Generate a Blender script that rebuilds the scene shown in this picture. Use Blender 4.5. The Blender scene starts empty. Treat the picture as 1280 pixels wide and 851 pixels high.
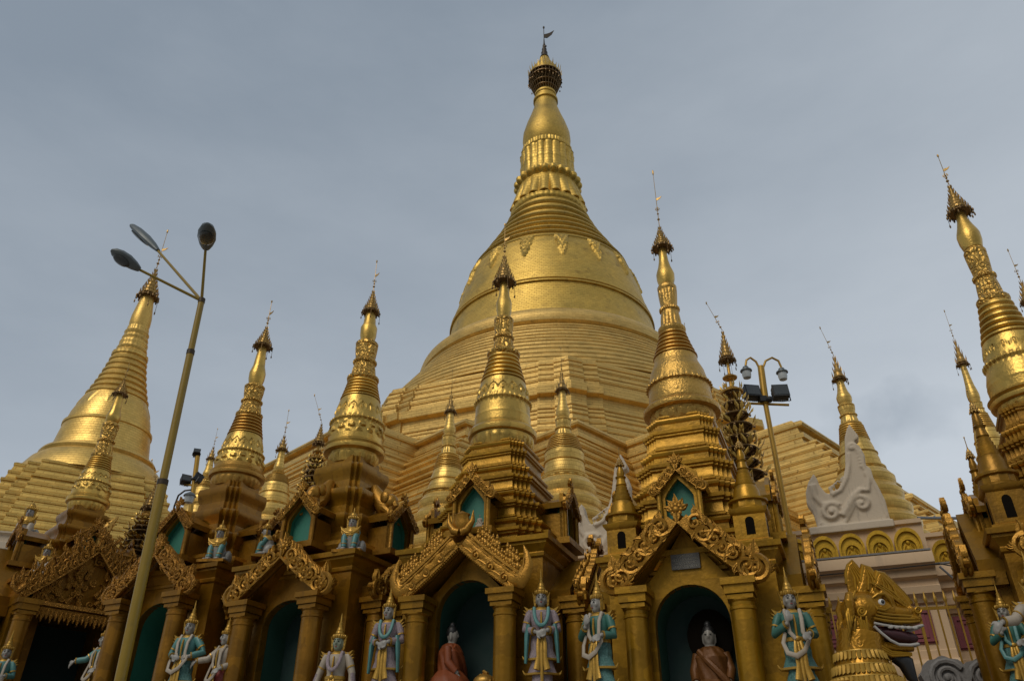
import bpy, math, random
from mathutils import Vector, Matrix, noise
R = math.radians
PI = math.pi
S = bpy.context.scene
COL = S.collection
random.seed(7)

# ------------------------------------------------------------------ camera
F, PITCH, ROLL = 980.0, R(31.4), R(0.29)
EYE = Vector((0, 0, 1.6))
cd = bpy.data.cameras.new('camera')
cam = bpy.data.objects.new('camera', cd)
COL.objects.link(cam)
cam.matrix_world = Matrix.Translation(EYE) @ Matrix.Rotation(R(90) + PITCH, 4, 'X') @ Matrix.Rotation(ROLL, 4, 'Z')
cd.sensor_width = 36
cd.lens = 36 * F / 1280
cd.clip_start, cd.clip_end = 0.1, 3000
S.camera = cam
CM = cam.matrix_world.to_3x3()

# ------------------------------------------------------------------ pixel <-> world (photo is 1280 x 851)
def ray(px, py):
    d = CM @ Vector(((px - 640) / F, (425.5 - py) / F, -1))
    return d
def at(px, py, Y):
    d = ray(px, py)
    return EYE + d * (Y / d.y)
def scale_at(px, py, Y):                 # metres per pixel
    return (Y / ray(px, py).y) / F

# ------------------------------------------------------------------ world: overcast Nishita sky with soft grey cloud
SUN_EL, SUN_AZ = R(46), R(215)          # azimuth clockwise from +Y
w = bpy.data.worlds.new('World')
S.world = w
w.use_nodes = True
nt = w.node_tree
nt.nodes.clear()
def wn(t, **k):
    n = nt.nodes.new(t)
    for a, b in k.items(): setattr(n, a, b)
    return n
wo = wn('ShaderNodeOutputWorld'); bg = wn('ShaderNodeBackground')
sky = wn('ShaderNodeTexSky', sky_type='NISHITA', sun_disc=False)
sky.sun_elevation, sky.sun_rotation, sky.dust_density, sky.air_density = SUN_EL, SUN_AZ, 3.0, 1.0
tc = wn('ShaderNodeTexCoord')
sp = wn('ShaderNodeSeparateXYZ'); nt.links.new(tc.outputs['Generated'], sp.inputs[0])
def wmath(op, a, b, clamp=False):
    n = wn('ShaderNodeMath', operation=op, use_clamp=clamp)
    for i, x in enumerate((a, b)):
        if isinstance(x, (int, float)): n.inputs[i].default_value = x
        else: nt.links.new(x, n.inputs[i])
    return n.outputs[0]
# cloud layer is thinner (paler) low down and towards the east (+X)
g = wmath('ADD', wmath('MULTIPLY', sp.outputs[2], -1.15), wmath('MULTIPLY', sp.outputs[0], 0.42))
g = wmath('ADD', g, 1.02, True)
mp = wn('ShaderNodeMapping'); mp.inputs['Scale'].default_value = (1.2, 1.2, 3.2)
nt.links.new(tc.outputs['Generated'], mp.inputs[0])
nz = wn('ShaderNodeTexNoise'); nz.inputs['Scale'].default_value = 2.6; nz.inputs['Detail'].default_value = 7; nz.inputs['Roughness'].default_value = .55
nt.links.new(mp.outputs[0], nz.inputs[0])
g2 = wmath('ADD', g, wmath('MULTIPLY', wmath('SUBTRACT', nz.outputs[0], .5), .45), True)
# one darker wisp of cloud above the eastern wall
wd = ray(1118, 522).normalized()
wv = wn('ShaderNodeVectorMath', operation='MULTIPLY_ADD')
n3 = wn('ShaderNodeTexNoise'); n3.inputs['Scale'].default_value = 22; n3.inputs['Detail'].default_value = 5
nt.links.new(tc.outputs['Generated'], n3.inputs[0])
nt.links.new(n3.outputs['Color'], wv.inputs[0]); wv.inputs[1].default_value = (.07, .07, .07); nt.links.new(tc.outputs['Generated'], wv.inputs[2])
wo_ = wn('ShaderNodeVectorMath', operation='SUBTRACT'); nt.links.new(wv.outputs[0], wo_.inputs[0]); wo_.inputs[1].default_value = tuple(x + .035 for x in wd)
ws = wn('ShaderNodeVectorMath', operation='MULTIPLY'); nt.links.new(wo_.outputs[0], ws.inputs[0]); ws.inputs[1].default_value = (10, 10, 27)
wl = wn('ShaderNodeVectorMath', operation='LENGTH'); nt.links.new(ws.outputs[0], wl.inputs[0])
wk = wmath('MULTIPLY', wmath('SUBTRACT', 1.0, wl.outputs['Value'], True), .38)
g2 = wmath('SUBTRACT', g2, wk, True)
cr = wn('ShaderNodeValToRGB')
cr.color_ramp.elements[0].color = (3.1, 3.7, 4.4, 1); cr.color_ramp.elements[0].position = 0.0
cr.color_ramp.elements[1].color = (7.6, 8.2, 8.8, 1); cr.color_ramp.elements[1].position = 1.0
nt.links.new(g2, cr.inputs[0])
mx = wn('ShaderNodeMixRGB'); mx.inputs[0].default_value = .88
nt.links.new(sky.outputs[0], mx.inputs[1]); nt.links.new(cr.outputs[0], mx.inputs[2])
# unseen dark band low in the southern sky, added to dim camera-facing walls
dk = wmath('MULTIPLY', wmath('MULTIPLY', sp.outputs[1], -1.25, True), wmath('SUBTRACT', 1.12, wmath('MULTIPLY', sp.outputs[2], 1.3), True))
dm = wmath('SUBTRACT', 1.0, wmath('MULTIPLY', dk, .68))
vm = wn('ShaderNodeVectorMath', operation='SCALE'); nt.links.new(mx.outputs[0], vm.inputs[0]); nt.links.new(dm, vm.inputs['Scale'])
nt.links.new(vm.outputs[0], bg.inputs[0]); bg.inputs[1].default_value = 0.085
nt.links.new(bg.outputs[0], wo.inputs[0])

# ------------------------------------------------------------------ sun behind cloud
sl = bpy.data.lights.new('sun', 'SUN'); sl.energy = 1.35; sl.angle = R(30); sl.color = (1, .93, .82)
so = bpy.data.objects.new('sun', sl); COL.objects.link(so)
sd = Vector((math.sin(SUN_AZ) * math.cos(SUN_EL), math.cos(SUN_AZ) * math.cos(SUN_EL), math.sin(SUN_EL)))
so.rotation_euler = sd.to_track_quat('Z', 'Y').to_euler()

vs = S.view_settings
vs.view_transform = 'Standard'; vs.look = 'None'; vs.exposure = 0.0; vs.gamma = 1.0; vs.use_curve_mapping = False
S.cycles.max_bounces = 6; S.cycles.diffuse_bounces = 3; S.cycles.glossy_bounces = 3
S.cycles.use_denoising = True

# ------------------------------------------------------------------ mesh collector
class MB:
    def __init__(s): s.v = []; s.f = []; s.m = []; s.T = None
    def add(s, vs_, fs_, m=0):
        n = len(s.v)
        if s.T is not None: vs_ = [s.T @ Vector(p) for p in vs_]
        s.v += [tuple(p) for p in vs_]
        s.f += [tuple(i + n for i in f) for f in fs_]
        s.m += [m] * len(fs_)
        return s
    def box(s, c, d, m=0, rz=0, taper=1.0):
        x, y, z = d[0] / 2, d[1] / 2, d[2] / 2
        c_, s_ = math.cos(rz), math.sin(rz)
        vs_ = []
        for k, zz in ((1, -z), (taper, z)):
            for a, b in ((-x, -y), (x, -y), (x, y), (-x, y)):
                a *= k; b *= k
                vs_.append((c[0] + a * c_ - b * s_, c[1] + a * s_ + b * c_, c[2] + zz))
        return s.add(vs_, [(3, 2, 1, 0), (4, 5, 6, 7), (0, 1, 5, 4), (1, 2, 6, 5), (2, 3, 7, 6), (3, 0, 4, 7)], m)
    def lathe(s, prof, seg=32, c=(0, 0, 0), mod=None, m=0, sx=1, sy=1, a0=0):
        vs_ = []; fs_ = []
        n = len(prof)
        for i, (r, z) in enumerate(prof):
            for k in range(seg):
                a = a0 + 2 * PI * k / seg
                rr = r + (mod(a, i / (n - 1), r, z) if mod else 0)
                vs_.append((c[0] + rr * math.cos(a) * sx, c[1] + rr * math.sin(a) * sy, c[2] + z))
        up = prof[-1][1] >= prof[0][1]
        for i in range(n - 1):
            for k in range(seg):
                k2 = (k + 1) % seg
                q = (i * seg + k, i * seg + k2, (i + 1) * seg + k2, (i + 1) * seg + k)
                fs_.append(q if up else q[::-1])
        b = tuple(range(seg)); t = tuple((n - 1) * seg + k for k in range(seg))
        fs_.append(b[::-1] if up else b); fs_.append(t if up else t[::-1])
        return s.add(vs_, fs_, m)
    def sweep(s, plan, prof, c=(0, 0, 0), m=0, rot=0):
        vs_ = []; fs_ = []; k = len(plan); n = len(prof)
        c_, s_ = math.cos(rot), math.sin(rot)
        for r, z in prof:
            for x, y in plan:
                x2, y2 = x * r, y * r
                vs_.append((c[0] + x2 * c_ - y2 * s_, c[1] + x2 * s_ + y2 * c_, c[2] + z))
        up = prof[-1][1] >= prof[0][1]
        for i in range(n - 1):
            for j in range(k):
                j2 = (j + 1) % k
                q = (i * k + j, i * k + j2, (i + 1) * k + j2, (i + 1) * k + j)
                fs_.append(q if up else q[::-1])
        b = tuple(range(k)); t = tuple((n - 1) * k + j for j in range(k))
        fs_.append(b[::-1] if up else b); fs_.append(t if up else t[::-1])
        return s.add(vs_, fs_, m)
    def prism(s, pts, y0, y1, m=0, map=None):       # outline in (x,z), extruded along y
        n = len(pts)
        vs_ = [(x, y0, z) for x, z in pts] + [(x, y1, z) for x, z in pts]
        fs_ = [tuple(range(n)), tuple(range(2 * n - 1, n - 1, -1))]
        fs_ += [((i + 1) % n, i, i + n, (i + 1) % n + n) for i in range(n)]
        if map: vs_ = [map(p) for p in vs_]
        return s.add(vs_, fs_, m)
    def tube(s, pts, rad, seg=6, m=0, flat=None):
        pts = [Vector(p) for p in pts]; n = len(pts)
        if not isinstance(rad, (list, tuple)): rad = [rad] * n
        vs_ = []; fs_ = []
        u = None
        for i, p in enumerate(pts):
            t = (pts[min(i + 1, n - 1)] - pts[max(i - 1, 0)])
            t = t.normalized() if t.length > 1e-9 else Vector((0, 0, 1))
            if u is None:
                u = t.cross(Vector((0, 1, 0)) if abs(t.y) < .9 else Vector((1, 0, 0))).normalized()
            else:
                u = (u - t * u.dot(t))
                u = u.normalized() if u.length > 1e-6 else t.orthogonal().normalized()
            w_ = t.cross(u)
            for k in range(seg):
                a = 2 * PI * k / seg
                o = (u * math.cos(a) + w_ * math.sin(a)) * rad[i]
                if flat: o = Vector((o.x * flat[0], o.y * flat[1], o.z * flat[2]))
                vs_.append(p + o)
        for i in range(n - 1):
            for k in range(seg):
                k2 = (k + 1) % seg
                fs_.append((i * seg + k, i * seg + k2, (i + 1) * seg + k2, (i + 1) * seg + k))
        fs_.append(tuple(range(seg))[::-1]); fs_.append(tuple((n - 1) * seg + k for k in range(seg)))
        return s.add(vs_, fs_, m)
    def ell(s, c, r, seg=12, rings=8, m=0, rot=None):
        if not isinstance(r, (list, tuple)): r = (r, r, r)
        vs_ = []; fs_ = []
        def P(x, y, z):
            p = Vector((x * r[0], y * r[1], z * r[2]))
            if rot is not None: p = rot @ p
            return p + Vector(c)
        vs_.append(P(0, 0, -1))
        for i in range(1, rings):
            a = -PI / 2 + PI * i / rings
            for k in range(seg):
                b = 2 * PI * k / seg
                vs_.append(P(math.cos(a) * math.cos(b), math.cos(a) * math.sin(b), math.sin(a)))
        vs_.append(P(0, 0, 1))
        for k in range(seg): fs_.append((0, 1 + (k + 1) % seg, 1 + k))
        for i in range(rings - 2):
            for k in range(seg):
                k2 = (k + 1) % seg; o = 1 + i * seg
                fs_.append((o + k, o + k2, o + seg + k2, o + seg + k))
        o = 1 + (rings - 2) * seg; t = len(vs_) - 1
        for k in range(seg): fs_.append((o + k, o + (k + 1) % seg, t))
        return s.add(vs_, fs_, m)
    def build(s, name, mats, parent=None, loc=(0, 0, 0), rz=0, sharp=35):
        me = bpy.data.meshes.new(name)
        me.from_pydata(s.v, [], s.f)
        if not isinstance(mats, (list, tuple)): mats = [mats]
        for mt in mats: me.materials.append(mt)
        me.polygons.foreach_set('material_index', s.m)
        me.polygons.foreach_set('use_smooth', [True] * len(s.f))
        me.set_sharp_from_angle(angle=R(sharp))
        me.validate()
        o = bpy.data.objects.new(name, me); COL.objects.link(o)
        o.location = loc; o.rotation_euler.z = rz
        if parent: o.parent = parent
        return o

def remesh(o, voxel, smooth=4):
    md = o.modifiers.new('r', 'REMESH'); md.mode = 'VOXEL'; md.voxel_size = voxel; md.use_smooth_shade = True
    if smooth:
        m2 = o.modifiers.new('s', 'SMOOTH'); m2.iterations = smooth; m2.factor = .5
    dg = bpy.context.evaluated_depsgraph_get(); dg.update()
    me = bpy.data.meshes.new_from_object(o.evaluated_get(dg))
    mats = list(o.data.materials)
    o.modifiers.clear(); old = o.data; o.data = me
    bpy.data.meshes.remove(old)
    if len(me.materials) == 0:
        for q in mats: me.materials.append(q)
    me.polygons.foreach_set('use_smooth', [True] * len(me.polygons))
    return o

def thing(name, label, cat, loc=(0, 0, 0), rz=0, group=None):
    o = bpy.data.objects.new(name, None); COL.objects.link(o)
    o.empty_display_size = .2
    o.location = loc; o.rotation_euler = (0, 0, rz)
    o['label'] = label; o['category'] = cat
    if group: o['group'] = group
    return o
def struct(o): o['kind'] = 'structure'; return o

# ------------------------------------------------------------------ materials
def mat(name, base, metallic=0.0, rough=.5, var=.25, vscale=3.0, bump=0.0, bscale=20.0, grime=0.0, gcol=(.02, .012, .004), carve=0.0, cscale=14.0, plates=None, spec=.5, streak=False, patch=0):
    m = bpy.data.materials.new(name); m.use_nodes = True
    t = m.node_tree; N = t.nodes; L = t.links
    b = N['Principled BSDF']
    b.inputs['Metallic'].default_value = metallic; b.inputs['Specular IOR Level'].default_value = spec
    co = N.new('ShaderNodeTexCoord')
    nz = N.new('ShaderNodeTexNoise'); nz.inputs['Scale'].default_value = vscale; nz.inputs['Detail'].default_value = 6; nz.inputs['Roughness'].default_value = .6
    L.new(co.outputs['Object'], nz.inputs[0])
    mix = N.new('ShaderNodeMixRGB')
    mix.inputs[1].default_value = tuple(c * (1 - var) for c in base) + (1,)
    mix.inputs[2].default_value = tuple(min(1, c * (1 + var)) for c in base) + (1,)
    L.new(nz.outputs[0], mix.inputs[0])
    col = mix.outputs[0]
    height = None
    def addh(h, k):
        nonlocal height
        q = N.new('ShaderNodeMath'); q.operation = 'MULTIPLY'; L.new(h, q.inputs[0]); q.inputs[1].default_value = k
        if height is None: height = q.outputs[0]
        else:
            a = N.new('ShaderNodeMath'); a.operation = 'ADD'; L.new(height, a.inputs[0]); L.new(q.outputs[0], a.inputs[1]); height = a.outputs[0]
    if plates:                                   # gold plates laid in courses round an axis: (course height m, plate width m, row shade)
        sx = N.new('ShaderNodeSeparateXYZ'); L.new(co.outputs['Object'], sx.inputs[0])
        at2 = N.new('ShaderNodeMath'); at2.operation = 'ARCTAN2'; L.new(sx.outputs[1], at2.inputs[0]); L.new(sx.outputs[0], at2.inputs[1])
        mu = N.new('ShaderNodeMath'); mu.operation = 'MULTIPLY'; L.new(at2.outputs[0], mu.inputs[0]); mu.inputs[1].default_value = plates[2]
        cb = N.new('ShaderNodeCombineXYZ'); L.new(mu.outputs[0], cb.inputs[0]); L.new(sx.outputs[2], cb.inputs[1])
        br = N.new('ShaderNodeTexBrick'); L.new(cb.outputs[0], br.inputs[0])
        br.inputs['Scale'].default_value = 1; br.inputs['Brick Width'].default_value = plates[1]; br.inputs['Row Height'].default_value = plates[0]
        br.inputs['Mortar Size'].default_value = plates[0] * .045; br.inputs['Mortar Smooth'].default_value = .3
        br.inputs['Color1'].default_value = (.80, .78, .74, 1); br.inputs['Color2'].default_value = (1.0, 1.0, 1.0, 1); br.inputs['Mortar'].default_value = (.5, .42, .34, 1)
        mm = N.new('ShaderNodeMixRGB'); mm.blend_type = 'MULTIPLY'; mm.inputs[0].default_value = .75
        L.new(col, mm.inputs[1]); L.new(br.outputs[0], mm.inputs[2]); col = mm.outputs[0]
        iv = N.new('ShaderNodeMath'); iv.operation = 'SUBTRACT'; iv.inputs[0].default_value = 1; L.new(br.outputs['Fac'], iv.inputs[1])
        addh(iv.outputs[0], plates[0] * .12)
    if patch:                                    # squares of leaf laid at different times
        vo_ = N.new('ShaderNodeTexVoronoi'); vo_.distance = 'CHEBYCHEV'; vo_.inputs['Scale'].default_value = patch; vo_.inputs['Randomness'].default_value = .75
        L.new(co.outputs['Object'], vo_.inputs[0])
        bw_ = N.new('ShaderNodeRGBToBW'); L.new(vo_.outputs['Color'], bw_.inputs[0])
        mr_ = N.new('ShaderNodeMapRange'); L.new(bw_.outputs[0], mr_.inputs[0]); mr_.inputs[1].default_value = .2; mr_.inputs[2].default_value = .8; mr_.inputs[3].default_value = .80; mr_.inputs[4].default_value = 1.12
        pm = N.new('ShaderNodeVectorMath'); pm.operation = 'SCALE'; L.new(col, pm.inputs[0]); L.new(mr_.outputs[0], pm.inputs['Scale']); col = pm.outputs[0]
    if grime:
        g1 = N.new('ShaderNodeTexNoise'); g1.inputs['Scale'].default_value = vscale * 2.3; g1.inputs['Detail'].default_value = 9; g1.inputs['Roughness'].default_value = .7
        if streak:
            mp_ = N.new('ShaderNodeMapping'); mp_.inputs['Scale'].default_value = (1, 1, 5) if streak == 'h' else (1.6, 1.6, .22)
            L.new(co.outputs['Object'], mp_.inputs[0]); L.new(mp_.outputs[0], g1.inputs[0])
        else: L.new(co.outputs['Object'], g1.inputs[0])
        rp = N.new('ShaderNodeValToRGB'); rp.color_ramp.elements[0].position = .56; rp.color_ramp.elements[1].position = .74
        rp.color_ramp.elements[0].color = (0, 0, 0, 1); rp.color_ramp.elements[1].color = (grime, grime, grime, 1)
        L.new(g1.outputs[0], rp.inputs[0])
        gm = N.new('ShaderNodeMixRGB'); L.new(rp.outputs[0], gm.inputs[0]); L.new(col, gm.inputs[1]); gm.inputs[2].default_value = gcol + (1,)
        col = gm.outputs[0]
    L.new(col, b.inputs['Base Color'])
    rr = N.new('ShaderNodeMapRange'); L.new(nz.outputs[0], rr.inputs[0]); rr.inputs[1].default_value = .3; rr.inputs[2].default_value = .7
    rr.inputs[3].default_value = max(.03, rough - .09); rr.inputs[4].default_value = min(1, rough + .12)
    L.new(rr.outputs[0], b.inputs['Roughness'])
    if bump:
        n2 = N.new('ShaderNodeTexNoise'); n2.inputs['Scale'].default_value = bscale; n2.inputs['Detail'].default_value = 5
        L.new(co.outputs['Object'], n2.inputs[0]); addh(n2.outputs[0], bump)
    if carve:                                    # close scroll-like carved relief
        dn = N.new('ShaderNodeTexNoise'); dn.inputs['Scale'].default_value = cscale * .5; dn.inputs['Detail'].default_value = 1
        L.new(co.outputs['Object'], dn.inputs[0])
        va = N.new('ShaderNodeVectorMath'); va.operation = 'MULTIPLY_ADD'; L.new(dn.outputs['Color'], va.inputs[0]); va.inputs[1].default_value = (.12,) * 3
        L.new(co.outputs['Object'], va.inputs[2])
        vo = N.new('ShaderNodeTexVoronoi'); vo.feature = 'SMOOTH_F1'; vo.inputs['Scale'].default_value = cscale; vo.inputs['Smoothness'].default_value = .4
        L.new(va.outputs[0], vo.inputs[0])
        sn = N.new('ShaderNodeMath'); sn.operation = 'SINE'
        q = N.new('ShaderNodeMath'); q.operation = 'MULTIPLY'; q.inputs[1].default_value = 16; L.new(vo.outputs['Distance'], q.inputs[0]); L.new(q.outputs[0], sn.inputs[0])
        addh(sn.outputs[0], carve)
    if height is not None:
        bp = N.new('ShaderNodeBump'); bp.inputs['Strength'].default_value = .9; bp.inputs['Distance'].default_value = 1.0
        L.new(height, bp.inputs['Height']); L.new(bp.outputs[0], b.inputs['Normal'])
    return m

BR = (.05, .026, .008)
M = {}
M['stupa'] = mat('aged_gold_plate', (.66, .44, .095), .74, .46, .20, .22, .012, 6, .75, BR, plates=(.55, 1.3, 13), streak='h')
M['stupa_bell'] = mat('gold_plate_bell', (.64, .425, .092), .72, .48, .28, .35, .006, 4, .75, (.16, .09, .03), plates=(.26, .5, 12))
M['terrace'] = mat('weathered_terrace_gold', (.72, .485, .15), .64, .5, .28, .7, .02, 3, .8, (.13, .07, .025), plates=(.22, .9, 22), streak='h')
M['stupa2'] = mat('bright_gold_plate', (.74, .49, .13), .72, .42, .2, .8, .006, 8, .3, BR, plates=(.15, .34, 3.4))
M['leaf'] = mat('gold_leaf', (.60, .385, .09), .84, .37, .3, 3, .005, 30, .5, BR, patch=4.5)
M['leaf_old'] = mat('old_gold_leaf', (.46, .26, .055), .75, .40, .28, 4, .005, 35, .5, BR)
M['leaf_rough'] = mat('crinkled_gold_leaf', (.52, .31, .075), .85, .36, .25, 6, .016, 26, .45, BR)
M['leaf_carve'] = mat('carved_gold_leaf', (.55, .33, .075), .8, .38, .25, 5, .004, 40, .5, BR, carve=.012, cscale=9)
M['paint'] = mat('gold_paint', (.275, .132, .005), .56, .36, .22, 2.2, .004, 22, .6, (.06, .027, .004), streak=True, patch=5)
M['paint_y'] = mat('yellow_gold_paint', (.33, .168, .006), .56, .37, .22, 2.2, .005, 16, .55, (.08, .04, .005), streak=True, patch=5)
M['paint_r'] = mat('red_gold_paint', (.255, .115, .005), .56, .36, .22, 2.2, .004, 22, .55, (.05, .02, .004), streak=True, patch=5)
M['beast'] = mat('lacquered_beast_gold', (.33, .155, .006), .6, .30, .3, 5, .003, 40, .55, (.07, .028, .004), carve=.0009, cscale=13)
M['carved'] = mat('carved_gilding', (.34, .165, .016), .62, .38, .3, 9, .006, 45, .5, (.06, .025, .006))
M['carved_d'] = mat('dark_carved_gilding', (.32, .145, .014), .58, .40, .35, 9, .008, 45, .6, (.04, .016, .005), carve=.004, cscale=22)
M['filigree'] = mat('filigree_gilt', (.42, .26, .08), .8, .42, .3, 14, .003, 60, .4, BR)
M['iron'] = mat('dark_iron', (.05, .036, .022), .6, .5, .3, 10)
M['hoop'] = mat('tarnished_gilt', (.16, .095, .034), .75, .42, .35, 14, .002, 60, .5, (.03, .02, .01))
M['void'] = mat('dark_opening', (.008, .006, .004), 0, .95, .1, 4, spec=.05)
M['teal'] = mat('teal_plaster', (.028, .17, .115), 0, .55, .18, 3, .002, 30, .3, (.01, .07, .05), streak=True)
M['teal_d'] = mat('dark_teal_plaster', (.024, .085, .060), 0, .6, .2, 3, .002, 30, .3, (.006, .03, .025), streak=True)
M['skin'] = mat('painted_stone_skin', (.25, .235, .205), 0, .45, .12, 10, .001, 60, .75, (.16, .14, .11))
M['skin_g'] = mat('painted_green_skin', (.20, .23, .16), 0, .45, .12, 10, .001, 60, .4, (.1, .1, .07))
M['lilac'] = mat('lilac_cloth_paint', (.30, .235, .245), 0, .5, .3, 5, .002, 90, .75, (.15, .11, .11), carve=.0016, cscale=45)
M['aqua'] = mat('aqua_cloth_paint', (.065, .19, .175), 0, .45, .32, 5, .002, 60, .75, (.03, .1, .1))
M['aquap'] = mat('aqua_scale_paint', (.075, .185, .165), 0, .45, .32, 5, .002, 60, .75, (.03, .1, .09), carve=.002, cscale=38)
M['green'] = mat('green_cloth_paint', (.035, .125, .095), 0, .45, .32, 5, .002, 60, .75, (.01, .06, .05))
M['cream'] = mat('cream_cloth_paint', (.34, .285, .215), 0, .5, .14, 5, .002, 60, .75, (.2, .16, .1))
M['red'] = mat('red_cloth_paint', (.22, .03, .02), 0, .5, .2, 12, .002, 60, .3, (.06, .01, .01))
M['trim'] = mat('gold_trim_paint', (.42, .24, .035), .5, .38, .2, 16, .002, 60, .4, (.1, .05, .01))
M['orange'] = mat('orange_robe', (.19, .042, .006), 0, .6, .3, 14, .004, 60)
M['rust'] = mat('gold_brown_robe', (.13, .048, .007), .2, .5, .35, 16, .004, 60, .4, (.1, .03, .01))
M['black'] = mat('black_paint', (.012, .012, .012), 0, .5, .2, 10)
M['eye_w'] = mat('white_paint', (.6, .6, .57), 0, .35, .1, 10)
M['lip'] = mat('lip_paint', (.25, .05, .04), 0, .45, .1, 10)
M['wall'] = mat('cream_render', (.55, .39, .235), 0, .75, .10, 1.2, .003, 18, .5, (.27, .21, .16), streak=True)
M['white'] = mat('weathered_white_stucco', (.52, .43, .315), 0, .75, .10, 2.0, .005, 22,   .85, (.22, .19, .155), streak=True)
M['panel'] = mat('maroon_panel', (.20, .045, .055), 0, .6, .15, 3, .002, 30, .4, (.09, .03, .03))
M['niche_gold'] = mat('bright_gold_paint', (.52, .30, .02), .6, .33, .16, 4, .003, 30, .3, (.2, .1, .01))
M['lamp_y'] = mat('mustard_paint', (.24, .15, .004), .0, .45, .15, 4, .001, 40, .5, (.10, .065, .012))
M['lamp_g'] = mat('grey_lamp_casing', (.10, .115, .115), .2, .45, .12, 6)
M['lens'] = mat('lamp_lens', (.045, .05, .05), 0, .15, .2, 20, .004, 50)
M['glass'] = mat('frosted_glass', (.42, .45, .45), 0, .2, .08, 8)
M['steel'] = mat('grey_metal', (.25, .26, .27), .7, .4, .15, 8)
M['stone'] = mat('grey_carved_stone', (.20, .19, .18), 0, .8, .2, 5, .01, 18, .4, (.09, .085, .08))
M['marble'] = mat('platform_marble', (.30, .29, .27), 0, .35, .15, .6, .001, 20, .4, (.18, .17, .15))
M['plaque'] = mat('slate_plaque', (.11, .105, .095), 0, .5, .15, 12, .001, 60)
M['plaque_ink'] = mat('plaque_letter', (.32, .31, .27), 0, .5, .1, 12)
M['picket'] = mat('gold_railing_paint', (.40, .23, .03), .45, .4, .2, 4, .001, 40, .4, (.12, .06, .01))
M['bag'] = mat('white_plastic', (.62, .63, .64), 0, .35, .1, 8)
M['mouth'] = mat('dark_maroon_mouth', (.05, .012, .015), 0, .5, .2, 8)
M['tooth'] = mat('ivory_paint', (.40, .375, .335), 0, .4, .1, 8)
M['niche_back'] = mat('painted_niche_shade', (.010, .035, .030), 0, .7, .3, 4)  # near-black teal stands in for the shade deep inside the niches
M['ground_far'] = mat('far_land', (.07, .08, .05), 0, .9, .2, .02)
# ------------------------------------------------------------------ shared builders
def zr(X, D, y, hw):
    d = ray(640, y)
    px = 640 + F * X * d.y / D
    d = ray(px, y)
    t = D / d.y
    return EYE.z + d.z * t, hw / F * t / math.sqrt(1 + (X / D) ** 2)   # off-axis rounds look wider than they are

def petals(n, amp, lo=0.0, hi=1.0):
    def f(a, t, r, z):
        if t < lo or t > hi: return 0
        return amp * r * abs(math.sin(n * a / 2)) ** .6
    return f

def fine(prof, n):
    """profile resampled with n points per segment (keeps corners)"""
    out = []
    for (r0, z0), (r1, z1) in zip(prof, prof[1:]):
        for k in range(n):
            t = k / n
            out.append((r0 + (r1 - r0) * t, z0 + (z1 - z0) * t))
    out.append(prof[-1])
    return out

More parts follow.
